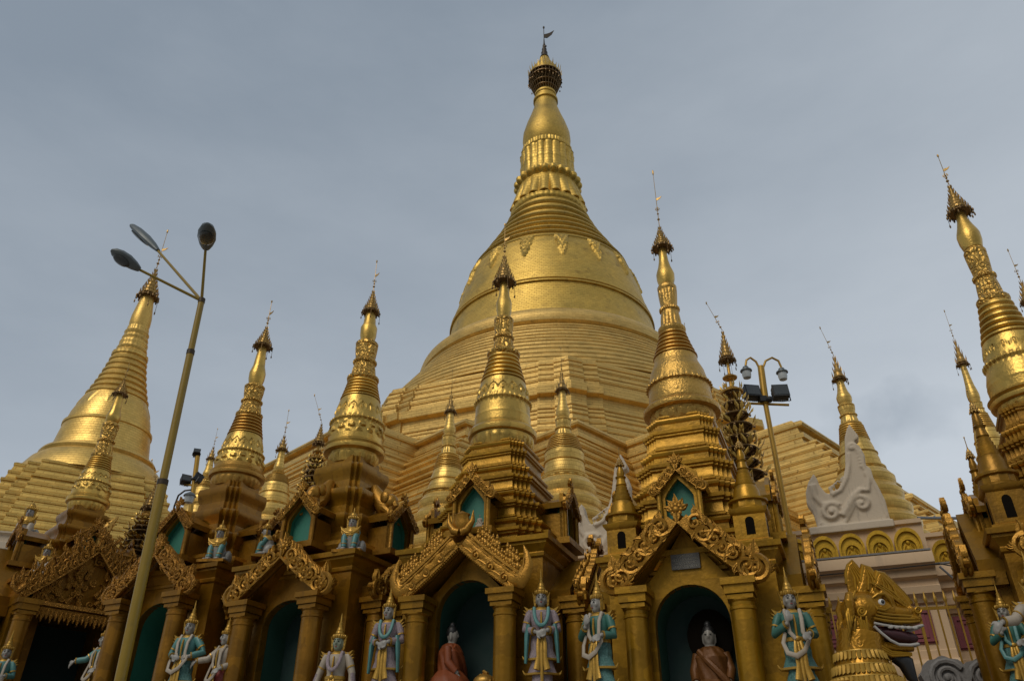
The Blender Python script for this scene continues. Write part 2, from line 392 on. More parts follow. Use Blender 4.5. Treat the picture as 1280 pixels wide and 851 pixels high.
def umbrella(parent, z0, r, z1, ztip, mt_gilt='filigree', mt_iron='hoop', lean=(0, 0), detail=1):
    """the crowning hti: stacked openwork hoops with upright leaves, hanging bells, then a rod with vane and bud"""
    seg = 20 if detail else 12
    b = MB(); H = z1 - z0
    tiers = 7 if detail else 4
    RT = lambda t: r * (.05 + .85 * (1 - t) ** 1.45)
    for k in range(tiers):
        t = k / tiers
        zz = z0 + H * .93 * t; rr = RT(t); rn = RT((k + 1) / tiers); d = H * .93 / tiers
        b.lathe([(rr * .80, zz), (rr * .97, zz + d * .04), (rr, zz + d * .2), (rr * .82, zz + d * .34), (rn * .95, zz + d * .98)], seg)
        n = max(6, int((18 if detail else 9) * (rr / r) ** .6))
        for i in range(n):
            a = 2 * PI * i / n + k
            out = Vector((math.cos(a), math.sin(a), 0)); c = out * rr * .96 + Vector((0, 0, zz + d * .1)); tg = Vector((-out.y, out.x, 0)) * r * .075
            h = d * 1.15
            b.add([c - tg, c + tg, c + out * r * .10 + tg * .7 + Vector((0, 0, h * .45)), c + out * r * .08 + Vector((0, 0, h)), c + out * r * .10 - tg * .7 + Vector((0, 0, h * .5)), c - out * r * .04 + Vector((0, 0, h * .4))],
                  [(0, 1, 2, 3, 4), (1, 0, 5), (1, 5, 3, 2), (5, 0, 4, 3)])
    um = b.build('umbrella', M[mt_gilt], parent)
    q = MB()                                   # ironwork beneath: hoops, struts, hanging bells
    nb = 14 if detail else 9
    for i in range(nb):
        a = 2 * PI * i / nb
        p = lambda rr, z, da=0: (math.cos(a + da) * rr, math.sin(a + da) * rr, z)
        q.tube([p(r * .95, z0 + H * .03), p(r * 1.02, z0 - H * .09), p(r * .9, z0 - H * .16)], r * .035, 4)
        q.tube([p(r * .8, z0 + H * .02), p(r * .35, z0 - H * .14)], r * .03, 4)
        q.ell(p(r * 1.10, z0 - H * .10, .2), (r * .10, r * .10, H * .055), 6, 4)
        if i % 2 == 0:
            L = H * (.14 + .3 * ((i * 7) % 5) / 5)
            q.tube([p(r * 1.02, z0 - H * .06), p(r * 1.14, z0 - H * .08), p(r * 1.14, z0 - H * .06 - L)], r * .025, 3)
            q.ell(p(r * 1.14, z0 - H * .08 - L), (r * .08, r * .08, H * .06), 6, 4)
    q.lathe([(r * .93, z0 - H * .085), (r * 1.04, z0 - H * .08), (r * 1.04, z0 - H * .06), (r * .93, z0 - H * .055)], seg)
    q.build('bell_hoop', M[mt_iron], um)
    v = MB()
    hr = ztip - z1
    tip = Vector((lean[0], lean[1], ztip)); s0 = Vector((0, 0, z1 - H * .03))
    rod = max(.004, r * .035)
    v.tube([s0, tip], [rod * 1.3, rod * .7], 5)
    P = lambda t: s0.lerp(tip, t)
    v.ell(tip, (r * .10, r * .10, hr * .055), 6, 5)
    for t, k in ((.12, .16), (.22, .12), (.30, .09)): v.ell(P(t), (r * k, r * k, r * k * .7), 8, 4)
    c = P(.48)
    v.prism([(0, 0), (r * .10, -r * .12), (r * .42, r * .06), (r * .62, r * .34), (r * .34, r * .20), (r * .16, r * .22), (0, r * .12)], -rod, rod, map=lambda p: Vector(p) + c)
    for i in range(6):
        a = i * PI / 3
        v.ell(P(.30) + Vector((math.cos(a) * r * .2, math.sin(a) * r * .2, r * .05)), (r * .05, r * .05, r * .13), 5, 4)
    v.build('vane', M[mt_gilt], um)
    return um

def zedi(parent, X, D, k, mt, bell='band', seg=64, detail=1, zoff=0.0, umb=True, lean=(0, 0)):
    """spire from pixel rows: rim_b rim bell_b mid upper should ring_t flange lot_t bud neck hti_b hti_t tip -> (y, half width)"""
    V = {a: zr(X, D, *b) for a, b in k.items()}
    Z = {a: v[0] - zoff for a, v in V.items()}; RR = {a: v[1] for a, v in V.items()}
    # --- lotus rim under the bell
    zb, zt = Z['rim_b'], Z['bell_b']; r0, r1, r2 = RR['rim_b'], RR['rim'], RR['bell_b']; h = zt - zb; zm = Z['rim']
    b = MB()
    pr = fine([(r0 * .86, zb - h * .25), (r0 * .90, zb), (r0 * .97, zm - h * .26)], 5)
    n = 20 if detail else 16
    b.lathe(pr, seg * 2, mod=lambda a, t, r, z: r * (.07 * abs(math.sin(n * a / 2)) ** .5 * math.sin(PI * min(1, t * 1.05))))
    b.lathe([(r0 * .90, zm - h * .28), (r1 * .985, zm - h * .20), (r1, zm - h * .13), (r1, zm - h * .02), (r1 * .965, zm + h * .03), (r2 * 1.13, zm + h * .11), (r2 * 1.04, zm + h * .17), (r2 * 1.05, zm + h * .24), (r2 * 1.0, zm + h * .28), (r2, zt), (r2 * .9, zt + h * .05)], seg)
    b.build('lotus_rim', mt['rim'], parent)
    # --- bell with relief
    zs = Z['should']
    pts = [(RR['bell_b'], zt), (RR['bell_b'] * .985, zt + (Z['mid'] - zt) * .35), (RR['mid'] * .985, Z['mid'] - .12 * (Z['mid'] - zt)), (RR['mid'] * 1.045, Z['mid'] - .02 * (Z['mid'] - zt)), (RR['mid'] * 1.045, Z['mid'] + .05 * (Z['upper'] - Z['mid'])), (RR['mid'] * .97, Z['mid'] + .12 * (Z['upper'] - Z['mid'])),
           (RR['upper'], Z['upper']), (RR['should'] * 1.03, zs - (zs - Z['upper']) * .35), (RR['should'], zs)]
    pf = fine(pts, 6 if detail else 3)
    hb = zs - zt
    def relief(a, t, r, z):
        if not detail: 
            u = (z - Z['mid']) / max(1e-6, zs - Z['mid'])
            tri = abs(((a * 14 / (2 * PI)) % 1) * 2 - 1)
            return r * (.018 if bell != 'plain' and .18 < u < .85 and u > .18 + .6 * tri else 0)
        o = 0
        if z > Z['mid'] + .14 * (zs - Z['mid']):
            u = (z - Z['mid']) / (zs - Z['mid'])
            tri = abs(((a * 16 / (2 * PI)) % 1) * 2 - 1)
            if bell in ('band', 'scroll') and .25 < u < .92:
                q = .36 + .4 * (1 - tri) ** 1.2
                if u > .9 - q * .62: o += r * .045
                if tri > .84 and .36 < u < .5: o += r * .05
        elif z < Z['mid'] - .15 * (Z['mid'] - zt):
            u = (z - zt) / (Z['mid'] - zt)
            if bell == 'scroll':
                ph = a * 6
                c = math.sin(ph + 5 * u) * math.cos(3.1 * ph * .5 - 9 * u) + .6 * math.sin(2.3 * ph + 12 * u)
                o += r * .085 * max(0, min(1, c * 1.8)) * math.sin(PI * max(0, min(1, u / .85)))
            elif bell == 'band' and .1 < u < .9:
                o += r * .012 * (1 if abs(u - .5) > .3 else 0)
        else:
            o += r * .03 * (1 if math.sin(a * 34) > 0 else 0)
        return o
    b = MB(); b.lathe(pf, seg * 4 if detail else seg * 2, mod=relief)
    b.build('bell', mt['bell'], parent)
    # --- turban rings
    n = 6 if detail else 7
    z0, z1 = zs, Z['ring_t']; ra, rb = RR['should'], RR['ring_t']
    pr = []
    for i in range(n):
        t0, t1 = i / n, (i + 1) / n
        za, zc = z0 + (z1 - z0) * t0, z0 + (z1 - z0) * t1
        e = .82
        rA = ra + (rb - ra) * (1 - (1 - t0) ** 1.25); rC = ra + (rb - ra) * (1 - (1 - t1) ** 1.25)
        d = zc - za
        pr += [(rA * .89, za), (rA * .97, za + d * .10), (rA * 1.045, za + d * .30), (rA * 1.035, za + d * .52), (rA * .97, za + d * .68), (rC * .95, za + d * .76), (rC * .915, za + d * .98)]
    b = MB(); b.lathe(pr, seg)
    b.build('turban_rings', mt['ring'], parent)
    # --- lotus band: flange, down petals, beads, up petals, flange
    zf, zl = Z['ring_t'], Z['lot_t']; rf, rl = RR['flange'], RR['lot_t']; h = zl - zf
    rm = min(rf, rl) * .93
    b = MB()
    b.lathe(fine([(rf * .86, zf - h * .03), (rf, zf + h * .03), (rf * 1.01, zf + h * .075), (rf * .9, zf + h * .11)], 2), seg * 2, mod=lambda a, t, r, z: r * .03 * abs(math.sin(a * 11)) if .3 < t < .9 else 0)
    pn = 12
    def pet(a, t, r, z):
        s_ = abs(math.sin(a * pn / 2)) ** .7
        return r * (.14 * s_ * (1 - t) ** .6)
    b.lathe(fine([(rm * 1.06, zf + h * .10), (rm * 1.0, zf + h * .30), (rm * .96, zf + h * .42)], 4), seg * 2, mod=pet)
    b.lathe(fine([(rm * .95, zf + h * .42), (rm * 1.05, zf + h * .45), (rm * 1.06, zf + h * .49), (rm * .95, zf + h * .53)], 2), seg * 2, mod=lambda a, t, r, z: r * .10 * abs(math.sin(a * 12)) if .2 < t < .8 else 0)
    b.lathe(fine([(rm * .92, zf + h * .53), (rm * .97, zf + h * .72), (rl * .9, zf + h * .86)], 4), seg * 2, mod=lambda a, t, r, z: r * .13 * abs(math.sin(a * pn / 2 + PI / 2)) ** .7 * t)
    b.lathe([(rl * .85, zf + h * .85), (rl, zf + h * .89), (rl * 1.02, zf + h * .94), (rl * .93, zf + h * .97), (rl * .75, zl)], seg)
    b.build('lotus_band', mt['lotus'], parent)
    # --- banana bud
    z0, z1 = zl, Z['neck']; zb_ = Z['bud']; rb = RR['bud']; rn = RR['neck']
    b = MB()
    b.lathe([(rb * .72, z0 - .01), (rb * .8, z0), (rb * .97, z0 + (zb_ - z0) * .5), (rb, zb_), (rb * .9, zb_ + (z1 - zb_) * .13), (rb * .62 + rn * .2, zb_ + (z1 - zb_) * .32), (rn * 1.22, zb_ + (z1 - zb_) * .6), (rn, z1), (rn * .85, z1 + (Z['hti_t'] - z1) * .4)], seg // 2)
    b.build('bud', mt['bud'], parent)
    if umb: umbrella(parent, Z['hti_b'], RR['hti_b'] * .87, Z['hti_t'], Z['tip'], detail=detail, lean=lean)
    return Z, RR

def mini_zedi(name, parent, c, h, r, mt, umb=True):
    """small turned finial stupa"""
    b = MB()
    P = [(1.0, 0), (1.0, .02), (.93, .03), (.9, .10), (1.06, .115), (1.06, .14), (.8, .155), (.74, .19), (.70, .27), (.58, .33), (.60, .35), (.52, .36), (.53, .40), (.45, .41), (.46, .45), (.39, .46), (.40, .50), (.33, .51), (.34, .545), (.28, .56), (.33, .575), (.27, .62), (.24, .66), (.32, .69), (.22, .71), (.24, .75), (.15, .83), (.09, .88), (.03, 1)]
    n = 14
    b.lathe([(p * r, z * h) for p, z in P], 28, c=c, mod=lambda a, t, rr, z: rr * .05 * abs(math.sin(a * n / 2)) if .02 < z / h < .105 else 0)
    o = b.build(name, mt, parent)
    if umb:
        q = MB()
        for k in range(3):
            rr = r * (.25 - .06 * k); zz = c[2] + h * (.86 + .035 * k)
            q.lathe([(rr, zz), (rr * 1.05, zz + h * .006), (rr * .55, zz + h * .035)], 12, c=(c[0], c[1], 0))
            for i in range(9):
                a = i * 2 * PI / 9
                q.ell((c[0] + rr * math.cos(a), c[1] + rr * math.sin(a), zz - h * .004), (r * .045, r * .045, h * .016), 5, 4)
        q.tube([(c[0], c[1], c[2] + h * .97), (c[0], c[1], c[2] + h * 1.12)], r * .025, 4)
        q.ell((c[0], c[1], c[2] + h * 1.12), (r * .05, r * .05, h * .012), 5, 4)
        q.build('umbrella', M['filigree'], o)
    return o

def redent(n, d):
    """unit square plan with n stepped-back corners of step d"""
    q = []
    for i in range(n):
        q.append((1 - i * d, 1 - (n - i) * d)); q.append((1 - (i + 1) * d, 1 - (n - i) * d))
    q.append((1 - n * d, 1))
    pts = []
    for k in range(4):
        c_, s_ = [(1, 0), (0, 1), (-1, 0), (0, -1)][k]
        for x, y in q: pts.append((x * c_ - y * s_, x * s_ + y * c_))
    return pts

# ---- carved gables ------------------------------------------------
def spiral(b, c, r, y, turns=1.7, sgn=1, a0=0, rad=.018, seg=5, m=0):
    n = int(turns * 14)
    pts = []; rr = []
    for i in range(n + 1):
        t = i / n
        a = a0 + sgn * 2 * PI * turns * t
        q = r * (1 - .9 * t)
        pts.append((c[0] + q * math.cos(a), y - .4 * rad * t, c[1] + q * math.sin(a)))
        rr.append(rad * (1.15 - .5 * t))
    b.tube(pts, rr, seg, m)
    b.ell((c[0], y - rad * .4, c[1]), (r * .22, rad * 1.3, r * .22), 8, 5, m)

def leaf(b, p, ang, ln, wd, y0, y1, curl=.3, m=0):
    """flame leaf outline from p along ang (x,z plane)"""
    ca, sa = math.cos(ang), math.sin(ang)
    out = []
    for u, v in ((0, -.35), (.25, -.5), (.5, -.42), (.75, -.22 + curl * .4), (1.0, curl), (.78, .12 + curl * .35), (.5, .42), (.25, .5), (0, .35)):
        x, z = u * ln, v * wd
        out.append((p[0] + x * ca - z * sa, p[1] + x * sa + z * ca))
    b.prism(out, y0, y1, m)
    mid = [(p[0] + u * ln * ca - v * wd * sa, y0 - .006, p[1] + u * ln * sa + v * wd * ca) for u, v in ((0, 0), (.4, 0), (.75, curl * .3), (.97, curl * .95))]
    b.tube(mid, [wd * .16, wd * .14, wd * .09, wd * .03], 5, m)

def bez(p0, p1, p2, n):
    o = []
    for i in range(n + 1):
        t = i / n
        o.append(tuple((1 - t) ** 2 * a + 2 * t * (1 - t) * b_ + t * t * c for a, b_, c in zip(p0, p1, p2)))
    return o

def gable(parent, T, half, z0, zap, bw, style, mt, name='gable_carving', depth=.10, rnd=None):
    """carved pediment in the x-z plane at y=0 (front towards -y); z0 eave height, zap inner apex height"""
    rnd = rnd or random.Random(3)
    b = MB(); b.T = T
    for sx in (-1, 1):
        path = bez((half, z0), (half * .52, z0 + (zap - z0) * .42), (0, zap), 14)
        nrm = []
        for i, p in enumerate(path):
            a, c = path[max(0, i - 1)], path[min(len(path) - 1, i + 1)]
            tx, tz = c[0] - a[0], c[1] - a[1]; l = math.hypot(tx, tz)
            nrm.append((tz / l, -tx / l))              # outward (right/up)
        W = lambda i, o: (sx * (path[i][0] + nrm[i][0] * o), path[i][1] + nrm[i][1] * o)
        n = len(path) - 1
        for i in range(n):
            for o0, o1, ya, yb in (((0, bw, -depth * .45, depth * .5), (0, bw * .16, -depth * .75, 0), (bw * .86, bw, -depth * .7, 0)) if style == 'horn' else ((0, bw * .6, -depth * .35, depth * .5), (0, bw * .13, -depth * .8, 0))):
                q = [W(i, o0), W(i + 1, o0), W(i + 1, o1), W(i, o1)]
                if sx < 0: q = q[::-1]
                b.prism(q, ya, yb)
        if style == 'scroll':
            ks = [1, 4, 6, 8, 10, 12]
            for j, i in enumerate(ks):
                c = W(i, bw * (.56 if j % 2 else .44)); r = bw * (.5 if j else .56)
                ta = math.atan2(nrm[i][1], nrm[i][0] * sx)
                spiral(b, c, r, -depth * .62, 1.75, sx * (1 if j % 2 else -1), ta + (PI if j % 2 else 0), bw * .10)
                for kk in range(3):
                    a = rnd.uniform(0, 2 * PI)
                    leaf(b, (c[0] + r * .7 * math.cos(a), c[1] + r * .7 * math.sin(a)), a + 1.0, r * .8, r * .5, -depth * .8, -depth * .3, .4)
            for i in range(0, n, 1):
                p = W(i, bw * .82); a = math.atan2(nrm[i][1], nrm[i][0] * sx)
                leaf(b, p, a + sx * rnd.uniform(.3, .8), bw * rnd.uniform(.34, .6), bw * .34, -depth * .55, depth * .2, sx * .5)
            c = W(0, bw * .35)
            c = (c[0] + sx * bw * .22, c[1] + bw * .05)
            spiral(b, c, bw * .62, -depth * .55, 1.9, -sx, PI / 2, bw * .12)
            b.ell((c[0], 0, c[1]), (bw * .6, depth * .5, bw * .6), 12, 6)
            leaf(b, (c[0], c[1] + bw * .6), PI / 2, bw * .75, bw * .55, -depth * .4, depth * .3, -sx * .2)
            for a in (-.6, -.1, .4): leaf(b, (c[0] + sx * bw * .5, c[1]), PI / 2 - sx * (PI / 2 + a), bw * .35, bw * .3, -depth * .5, depth * .1, sx * .5)
        elif style == 'horn':                      # smooth serpent rakes with upturned horned ends
            pts = []; rr = []
            for i in range(n, -1, -1):
                q = W(i, bw * .5); pts.append((q[0], -depth * .25, q[1])); rr.append(bw * (.42 + .10 * math.sin(i * 2.1)))
            e = pts[-1]
            for dx, dz, r_ in ((.25, -.02, .52), (.55, .28, .44), (.74, .80, .30), (.66, 1.35, .16), (.5, 1.8, .03)):
                pts.append((e[0] + sx * dx * bw, e[1], e[2] + dz * bw)); rr.append(r_ * bw)
            b.tube(pts, rr, 10, flat=(1, .45, 1))
            pts = []; rr = []                      # raised spine rib
            for i in range(n, -1, -1):
                q = W(i, bw * .72); pts.append((q[0], -depth * .62, q[1])); rr.append(bw * .085)
            e = pts[-1]
            for dx, dz in ((.2, .05), (.42, .4), (.45, .9)): pts.append((e[0] + sx * dx * bw, e[1], e[2] + dz * bw)); rr.append(bw * .05)
            b.tube(pts, rr, 6)
            for i in range(0, n * 2):
                f_ = i / (n * 2) * n; i0 = int(f_); fr = f_ - i0
                a, c = W(i0, -bw * .02), W(i0 + 1, -bw * .02)
                b.ell((a[0] + (c[0] - a[0]) * fr, -depth * .45, a[1] + (c[1] - a[1]) * fr), (bw * .085, bw * .1, bw * .085), 7, 5)
            for i in (2, 6, 10):
                spiral(b, W(i, bw * .3), bw * .26, -depth * .72, 1.5, sx, PI / 2, bw * .075)
                leaf(b, W(i + 1, bw * .25), math.atan2(path[i + 2][1] - path[i + 1][1], sx * (path[i + 2][0] - path[i + 1][0])), bw * .7, bw * .3, -depth * .75, -depth * .3, sx * .4)
            leaf(b, (sx * (half + bw * .1), z0 - bw * .25), PI / 2, bw * .6, bw * .55, -depth * .7, 0, sx * .3)
            for i in range(1, n - 1):                # crowd of little praying figures along the top
                for lvl in range(2):
                    p = W(i, bw * (1.04 + .34 * lvl)); jx = rnd.uniform(-.06, .06) * bw
                    s_ = bw * rnd.uniform(.85, 1.1)
                    if rnd.random() < .2 * lvl: continue
                    b.ell((p[0] + jx, -depth * .2 + lvl * .02, p[1] + .1 * s_), (s_ * .17, s_ * .15, s_ * .24), 7, 5)
                    b.ell((p[0] + jx, -depth * .25 + lvl * .02, p[1] + .40 * s_), (s_ * .11, s_ * .11, s_ * .13), 7, 5)
                    b.ell((p[0] + jx, -depth * .22 + lvl * .02, p[1] + .54 * s_), (s_ * .06, s_ * .06, s_ * .09), 6, 4)
                    for q in (-1, 1): b.ell((p[0] + jx + q * s_ * .15, -depth * .3 + lvl * .02, p[1] + .08 * s_), (s_ * .08, s_ * .1, s_ * .13), 6, 4)
        else:                                      # 'flame': dense forest of flame leaves
            for i in range(n + 1):
                for lvl in range(4):
                    p = W(i, bw * (.15 + .42 * lvl)); a = math.atan2(nrm[i][1], nrm[i][0] * sx)
                    if lvl == 3 and i % 2: continue
                    leaf(b, p, a + sx * rnd.uniform(.1, .7), bw * rnd.uniform(.5, .75), bw * .34, -depth * .7 + .03 * lvl, depth * .3, sx * .5)
                    if (i + lvl) % 2 == 0: spiral(b, W(i, bw * (.3 + .4 * lvl)), bw * .2, -depth * .75 + .03 * lvl, 1.2, sx, rnd.uniform(0, 6), bw * .06, 4)
            e = W(0, bw * .5)
            pts = [(e[0] - sx * bw * .2, -depth * .4, e[1] + bw * .5), (e[0] + sx * bw * .2, -depth * .4, e[1]), (e[0] + sx * bw * .6, -depth * .4, e[1] + bw * .3), (e[0] + sx * bw * .7, -depth * .4, e[1] + bw * 1.0)]
            b.tube(pts, [bw * .2, bw * .22, bw * .16, bw * .04], 7)
    # finial
    if style != 'horn': bw = min(bw, .15)
    if style == 'horn':
        bw = min(bw, .19); zc = zap + bw * 1.5
        b.lathe([(bw * .2, zc - bw * .3), (bw * .5, zc), (bw * .62, zc + bw * .4), (bw * .5, zc + bw * .85), (bw * .62, zc + bw * 1.0), (bw * .3, zc + bw * 1.15), (bw * .05, zc + bw * 1.3)], 16, mod=lambda a, t, r, z: r * .14 * abs(math.sin(a * 4)), sy=.6)
        for sx in (-1, 1):
            b.tube([(sx * bw * .1, -depth * .3, zap + bw * 1.15), (sx * bw * .55, -depth * .3, zap + bw * 1.3), (sx * bw * .95, -depth * .3, zap + bw * 1.9), (sx * bw * 1.0, -depth * .3, zap + bw * 2.7)], [bw * .3, bw * .3, bw * .2, bw * .03], 8)
    else:
        zc = zap + bw * (1.2 if style == 'scroll' else 2.0)
        b.ell((0, -depth * .5, zc), (bw * .3, bw * .2, bw * .3), 10, 6)
        for i in range(8):
            a = i * PI / 4
            b.ell((bw * .42 * math.cos(a), -depth * .4, zc + bw * .42 * math.sin(a)), (bw * .2, bw * .12, bw * .2), 8, 5)
        for a, l in ((PI / 2, 1.1), (PI / 2 + .6, .8), (PI / 2 - .6, .8), (PI / 2 + 1.2, .7), (PI / 2 - 1.2, .7)):
            leaf(b, (bw * .4 * math.cos(a), zc + bw * .4 * math.sin(a)), a, bw * l, bw * .5, -depth * .3, depth * .3, .1)
        leaf(b, (0, zc - bw * .3), -PI / 2, bw * .9, bw * .6, -depth * .6, 0, 0)
    return b.build(name, mt, parent, sharp=50)

def arch_pts(a, zs, zt, n=14, pointed=False):
    out = []
    for i in range(n + 1):
        t = i / n
        x = -a + 2 * a * t
        u = abs(x) / a
        if pointed: z = zs + (zt - zs) * (1 - u) ** .8 if u > .0 else zt
        else: z = zs + (zt - zs) * math.sqrt(max(0, 1 - u * u))
        out.append((x, z))
    # even spacing along ellipse
    if not pointed:
        out = [(-a * math.cos(PI * i / n), zs + (zt - zs) * math.sin(PI * i / n)) for i in range(n + 1)]
    return out

def arch_wall(b, half, z0, zs, zt, a, top, y0, y1, pointed=False):
    """wall panel with an arched opening; top(x) is the upper outline"""
    pts = arch_pts(a, zs, zt, 16, pointed)
    for (xa, za), (xb, zb) in zip(pts, pts[1:]):
        if xb - xa < 1e-6: continue
        b.prism([(xa, za), (xb, zb), (xb, top(xb)), (xa, top(xa))], y0, y1)
    for s_ in (-1, 1):
        q = [(s_ * a, z0), (s_ * half, z0), (s_ * half, top(half)), (s_ * a, top(a))]
        b.prism(q if s_ > 0 else q[::-1], y0, y1)

def niche(b, z0, zs, zt, a, y0, y1, pointed=False):
    """arched recess: lining and back wall (seen from inside)"""
    pts = [(-a, z0)] + arch_pts(a, zs, zt, 18, pointed) + [(a, z0)]
    n = len(pts)
    vs_ = [(x, y0, z) for x, z in pts] + [(x, y1, z) for x, z in pts]
    fs_ = [(i, i + 1, i + 1 + n, i + n) for i in range(n - 1)]
    fs_.append((n - 1, 0, n, 2 * n - 1))
    fs_.append(tuple(range(n, 2 * n)))
    b.add(vs_, fs_)
# ------------------------------------------------------------------ ground
g = MB(); g.add([(-1500, -1500, 0), (1500, -1500, 0), (1500, 1500, 0), (-1500, 1500, 0)], [(0, 1, 2, 3)])
struct(g.build('ground', M['ground_far']))
g = MB(); g.add([(-70, -60, .004), (70, -60, .004), (70, 60, .004), (-70, 60, .004)], [(0, 1, 2, 3)])
struct(g.build('platform_paving', M['marble']))

# ------------------------------------------------------------------ the great stupa
GX, GD = 4.7, 79.0
st = thing('great_stupa', 'colossal gold stupa with broad plated bell towering over the whole row of shrines', 'stupa', (GX, GD, 0))
def plan_oct(n=8, rot=0):
    """octagon with a vertex at the front and small stepped pilasters beside every vertex"""
    pts = []
    for k in range(8):
        a = -PI / 2 + k * PI / 4
        for da, f in ((-.115, .983), (-.115, .962 + .03), (-.055, 1.0), (-.055, 1.012), (0, 1.035), (.055, 1.012), (.055, 1.0), (.115, .962 + .03), (.115, .983)):
            # on the chord of the octagon
            rr = math.cos(PI / 8) / math.cos(((da + PI / 8) % (PI / 4)) - PI / 8)
            pts.append((rr * f * math.cos(a + da) * 1.0, rr * f * math.sin(a + da)))
    return pts
def ledges(r0, z0, r1, z1, n, lip=.25, seedv=1, hmin=.6):
    """moulded courses between two rims, rising"""
    rn = random.Random(seedv); o = []
    ws = [rn.uniform(.6, 1.4) for _ in range(n)]; sw = sum(ws); acc = 0
    for k in range(n):
        t0, t1 = acc / sw, (acc + ws[k]) / sw; acc += ws[k]
        za, zb = z0 + (z1 - z0) * t0, z0 + (z1 - z0) * t1; ra, rb = r0 + (r1 - r0) * t0, r0 + (r1 - r0) * t1
        d = zb - za; q = lip * rn.uniform(.5, 1.1)
        o += [(ra, za), (ra - .02, za + d * .42), (ra + q * .5, za + d * .47), (ra + q * .55, za + d * .55), (ra + q, za + d * .60), (ra + q * 1.02, za + d * .86), (ra + q * .6, za + d * .92), (rb + .05, zb - d * .02)]
    return o
b = MB()
# lower terraces: square with many-stepped corners, one corner towards us
pl = redent(4, .18)
prof = [(52, 0), (52, 6.0)] + ledges(50.5, 6.0, 42.5, 13.5, 10, .30, 2) + ledges(41, 13.5, 36.5, 19, 9, .28, 3) + ledges(35.2, 19, 31.8, 24.2, 10, .24, 4) + [(31.2, 24.2), (31.1, 24.7), (31.3, 24.75), (31.3, 25.1), (31.0, 25.15), (30.9, 25.6), (31.3, 25.65), (31.4, 25.8), (31.3, 26.0), (30.7, 26.1), (30.5, 26.3), (18, 26.4)]
b.sweep(pl, prof, rot=PI / 4)
b.build('square_terrace', M['terrace'], st)
b = MB()
prof = [(24.6, 26.0), (24.6, 27.0)] + ledges(24.4, 27.0, 23.7, 29.6, 5, .09, 6) + [(23.6, 29.6), (23.6, 30.6), (24.1, 30.75), (24.15, 31.4), (23.3, 31.5), (23.2, 31.7)] + ledges(22.9, 31.7, 22.0, 34.6, 5, .10, 8) + [(21.9, 34.6), (21.9, 35.0), (20.6, 35.2), (18, 35.3)]
b.sweep([(x * 1.05, y * 1.05) for x, y in plan_oct()], prof)
b.build('octagonal_terrace', M['terrace'], st)
rows = [(68, 1.5), (91, 18.5), (115, 12), (128, 14), (150, 24), (170, 29.5), (184, 30), (200, 33), (215, 36.5), (232, 42), (245, 45), (262, 45.5), (283, 57), (298, 66), (321, 86), (345, 102), (372, 113), (395, 121), (412, 126), (428, 129), (436, 141), (460, 163), (472, 175), (490, 198)]
b = MB()
def rings(p, lip):
    o = []
    for (ra, za), (rb, zb) in zip(p, p[1:]):
        d = zb - za
        o += [(ra + lip * .2, za), (ra + lip, za + d * .12), (ra + lip, za + d * .3), (ra + lip * .2, za + d * .42), (ra * .5 + rb * .5, za + d * .5)]
    o.append(p[-1]); return o
p = [(20.1, 35.2), (19.6, 36.2), (18.6, 37.7), (17.5, 39.2), (16.5, 40.5), (15.7, 41.7), (15.0, 42.7)]
p = [q for s0, s1 in zip(p, p[1:]) for q in (s0, ((s0[0] + s1[0]) / 2, (s0[1] + s1[1]) / 2))] + [p[-1]]
pr = rings(p, .07) + [(14.75, 42.8), (15.1, 43.1), (15.22, 43.6), (15.05, 44.2), (14.5, 44.8), (13.7, 45.1), (13.0, 45.15), (12.85, 45.3)]
b.lathe(pr, 128)
b.build('round_band', M['terrace'], st)
b = MB()
def bf(a, t, r, z):                       # hanging floral ornaments on the shoulder
    if 54.2 < z < 58.0:
        u = (z - 54.2) / 3.8
        c = abs(((a * 16 / (2 * PI) + .3) % 1) * 2 - 1)
        if c < .42 * u ** .7 and u < .93: return .20 * abs(math.sin(c * 26 + u * 9)) + .07
        if u >= .93: return .14
    return 0
pb = [(12.85, 45.3), (12.6, 46.4), (12.2, 48.0), (11.95, 49.3), (11.85, 50.0), (12.06, 50.05), (12.06, 50.22), (11.88, 50.25), (11.88, 50.38), (12.0, 50.41), (12.0, 50.55), (11.8, 50.6), (11.65, 51.6), (11.55, 51.62), (11.5, 51.8), (11.4, 52.3), (11.1, 53.6), (10.7, 55.2), (10.3, 56.6), (9.8, 57.8), (9.5, 58.4)]
b.lathe(fine(pb, 8), 384, mod=bf)
b.build('bell', M['stupa_bell'], st)
b = MB()
o = []
RG = [(9.5, 58.4), (8.75, 59.6), (8.05, 60.9), (7.3, 62.2), (6.55, 63.6), (5.9, 65.1), (5.3, 66.6), (4.75, 68.1)]
for (ra, za), (rb, zb) in zip(RG, RG[1:]):
    d = zb - za
    o += [(ra - .22, za + .02), (ra + .02, za + d * .10), (ra + .16, za + d * .26), (ra + .05, za + d * .42), (rb + .12, za + d * .52), (rb - .03, za + d * .97)]
b.lathe(o, 112)
b.build('turban_rings', M['stupa_bell'], st)
b = MB()
b.lathe(fine([(4.6, 68.0), (4.85, 68.4), (4.9, 68.9), (4.6, 69.2)], 3), 160, mod=lambda a, t, r, z: .1 * abs(math.sin(a * 22)))
b.lathe(fine([(4.42, 69.2), (4.15, 71.2), (3.95, 73.0)], 8), 192, mod=lambda a, t, r, z: .72 * abs(math.sin(a * 10)) ** .7 * (1 - t) ** 1.0)
b.lathe(fine([(3.95, 73.0), (4.1, 73.4), (4.1, 74.0), (3.85, 74.3)], 4), 192, mod=lambda a, t, r, z: .5 * abs(math.sin(a * 12)) ** .7 * math.sin(PI * t))
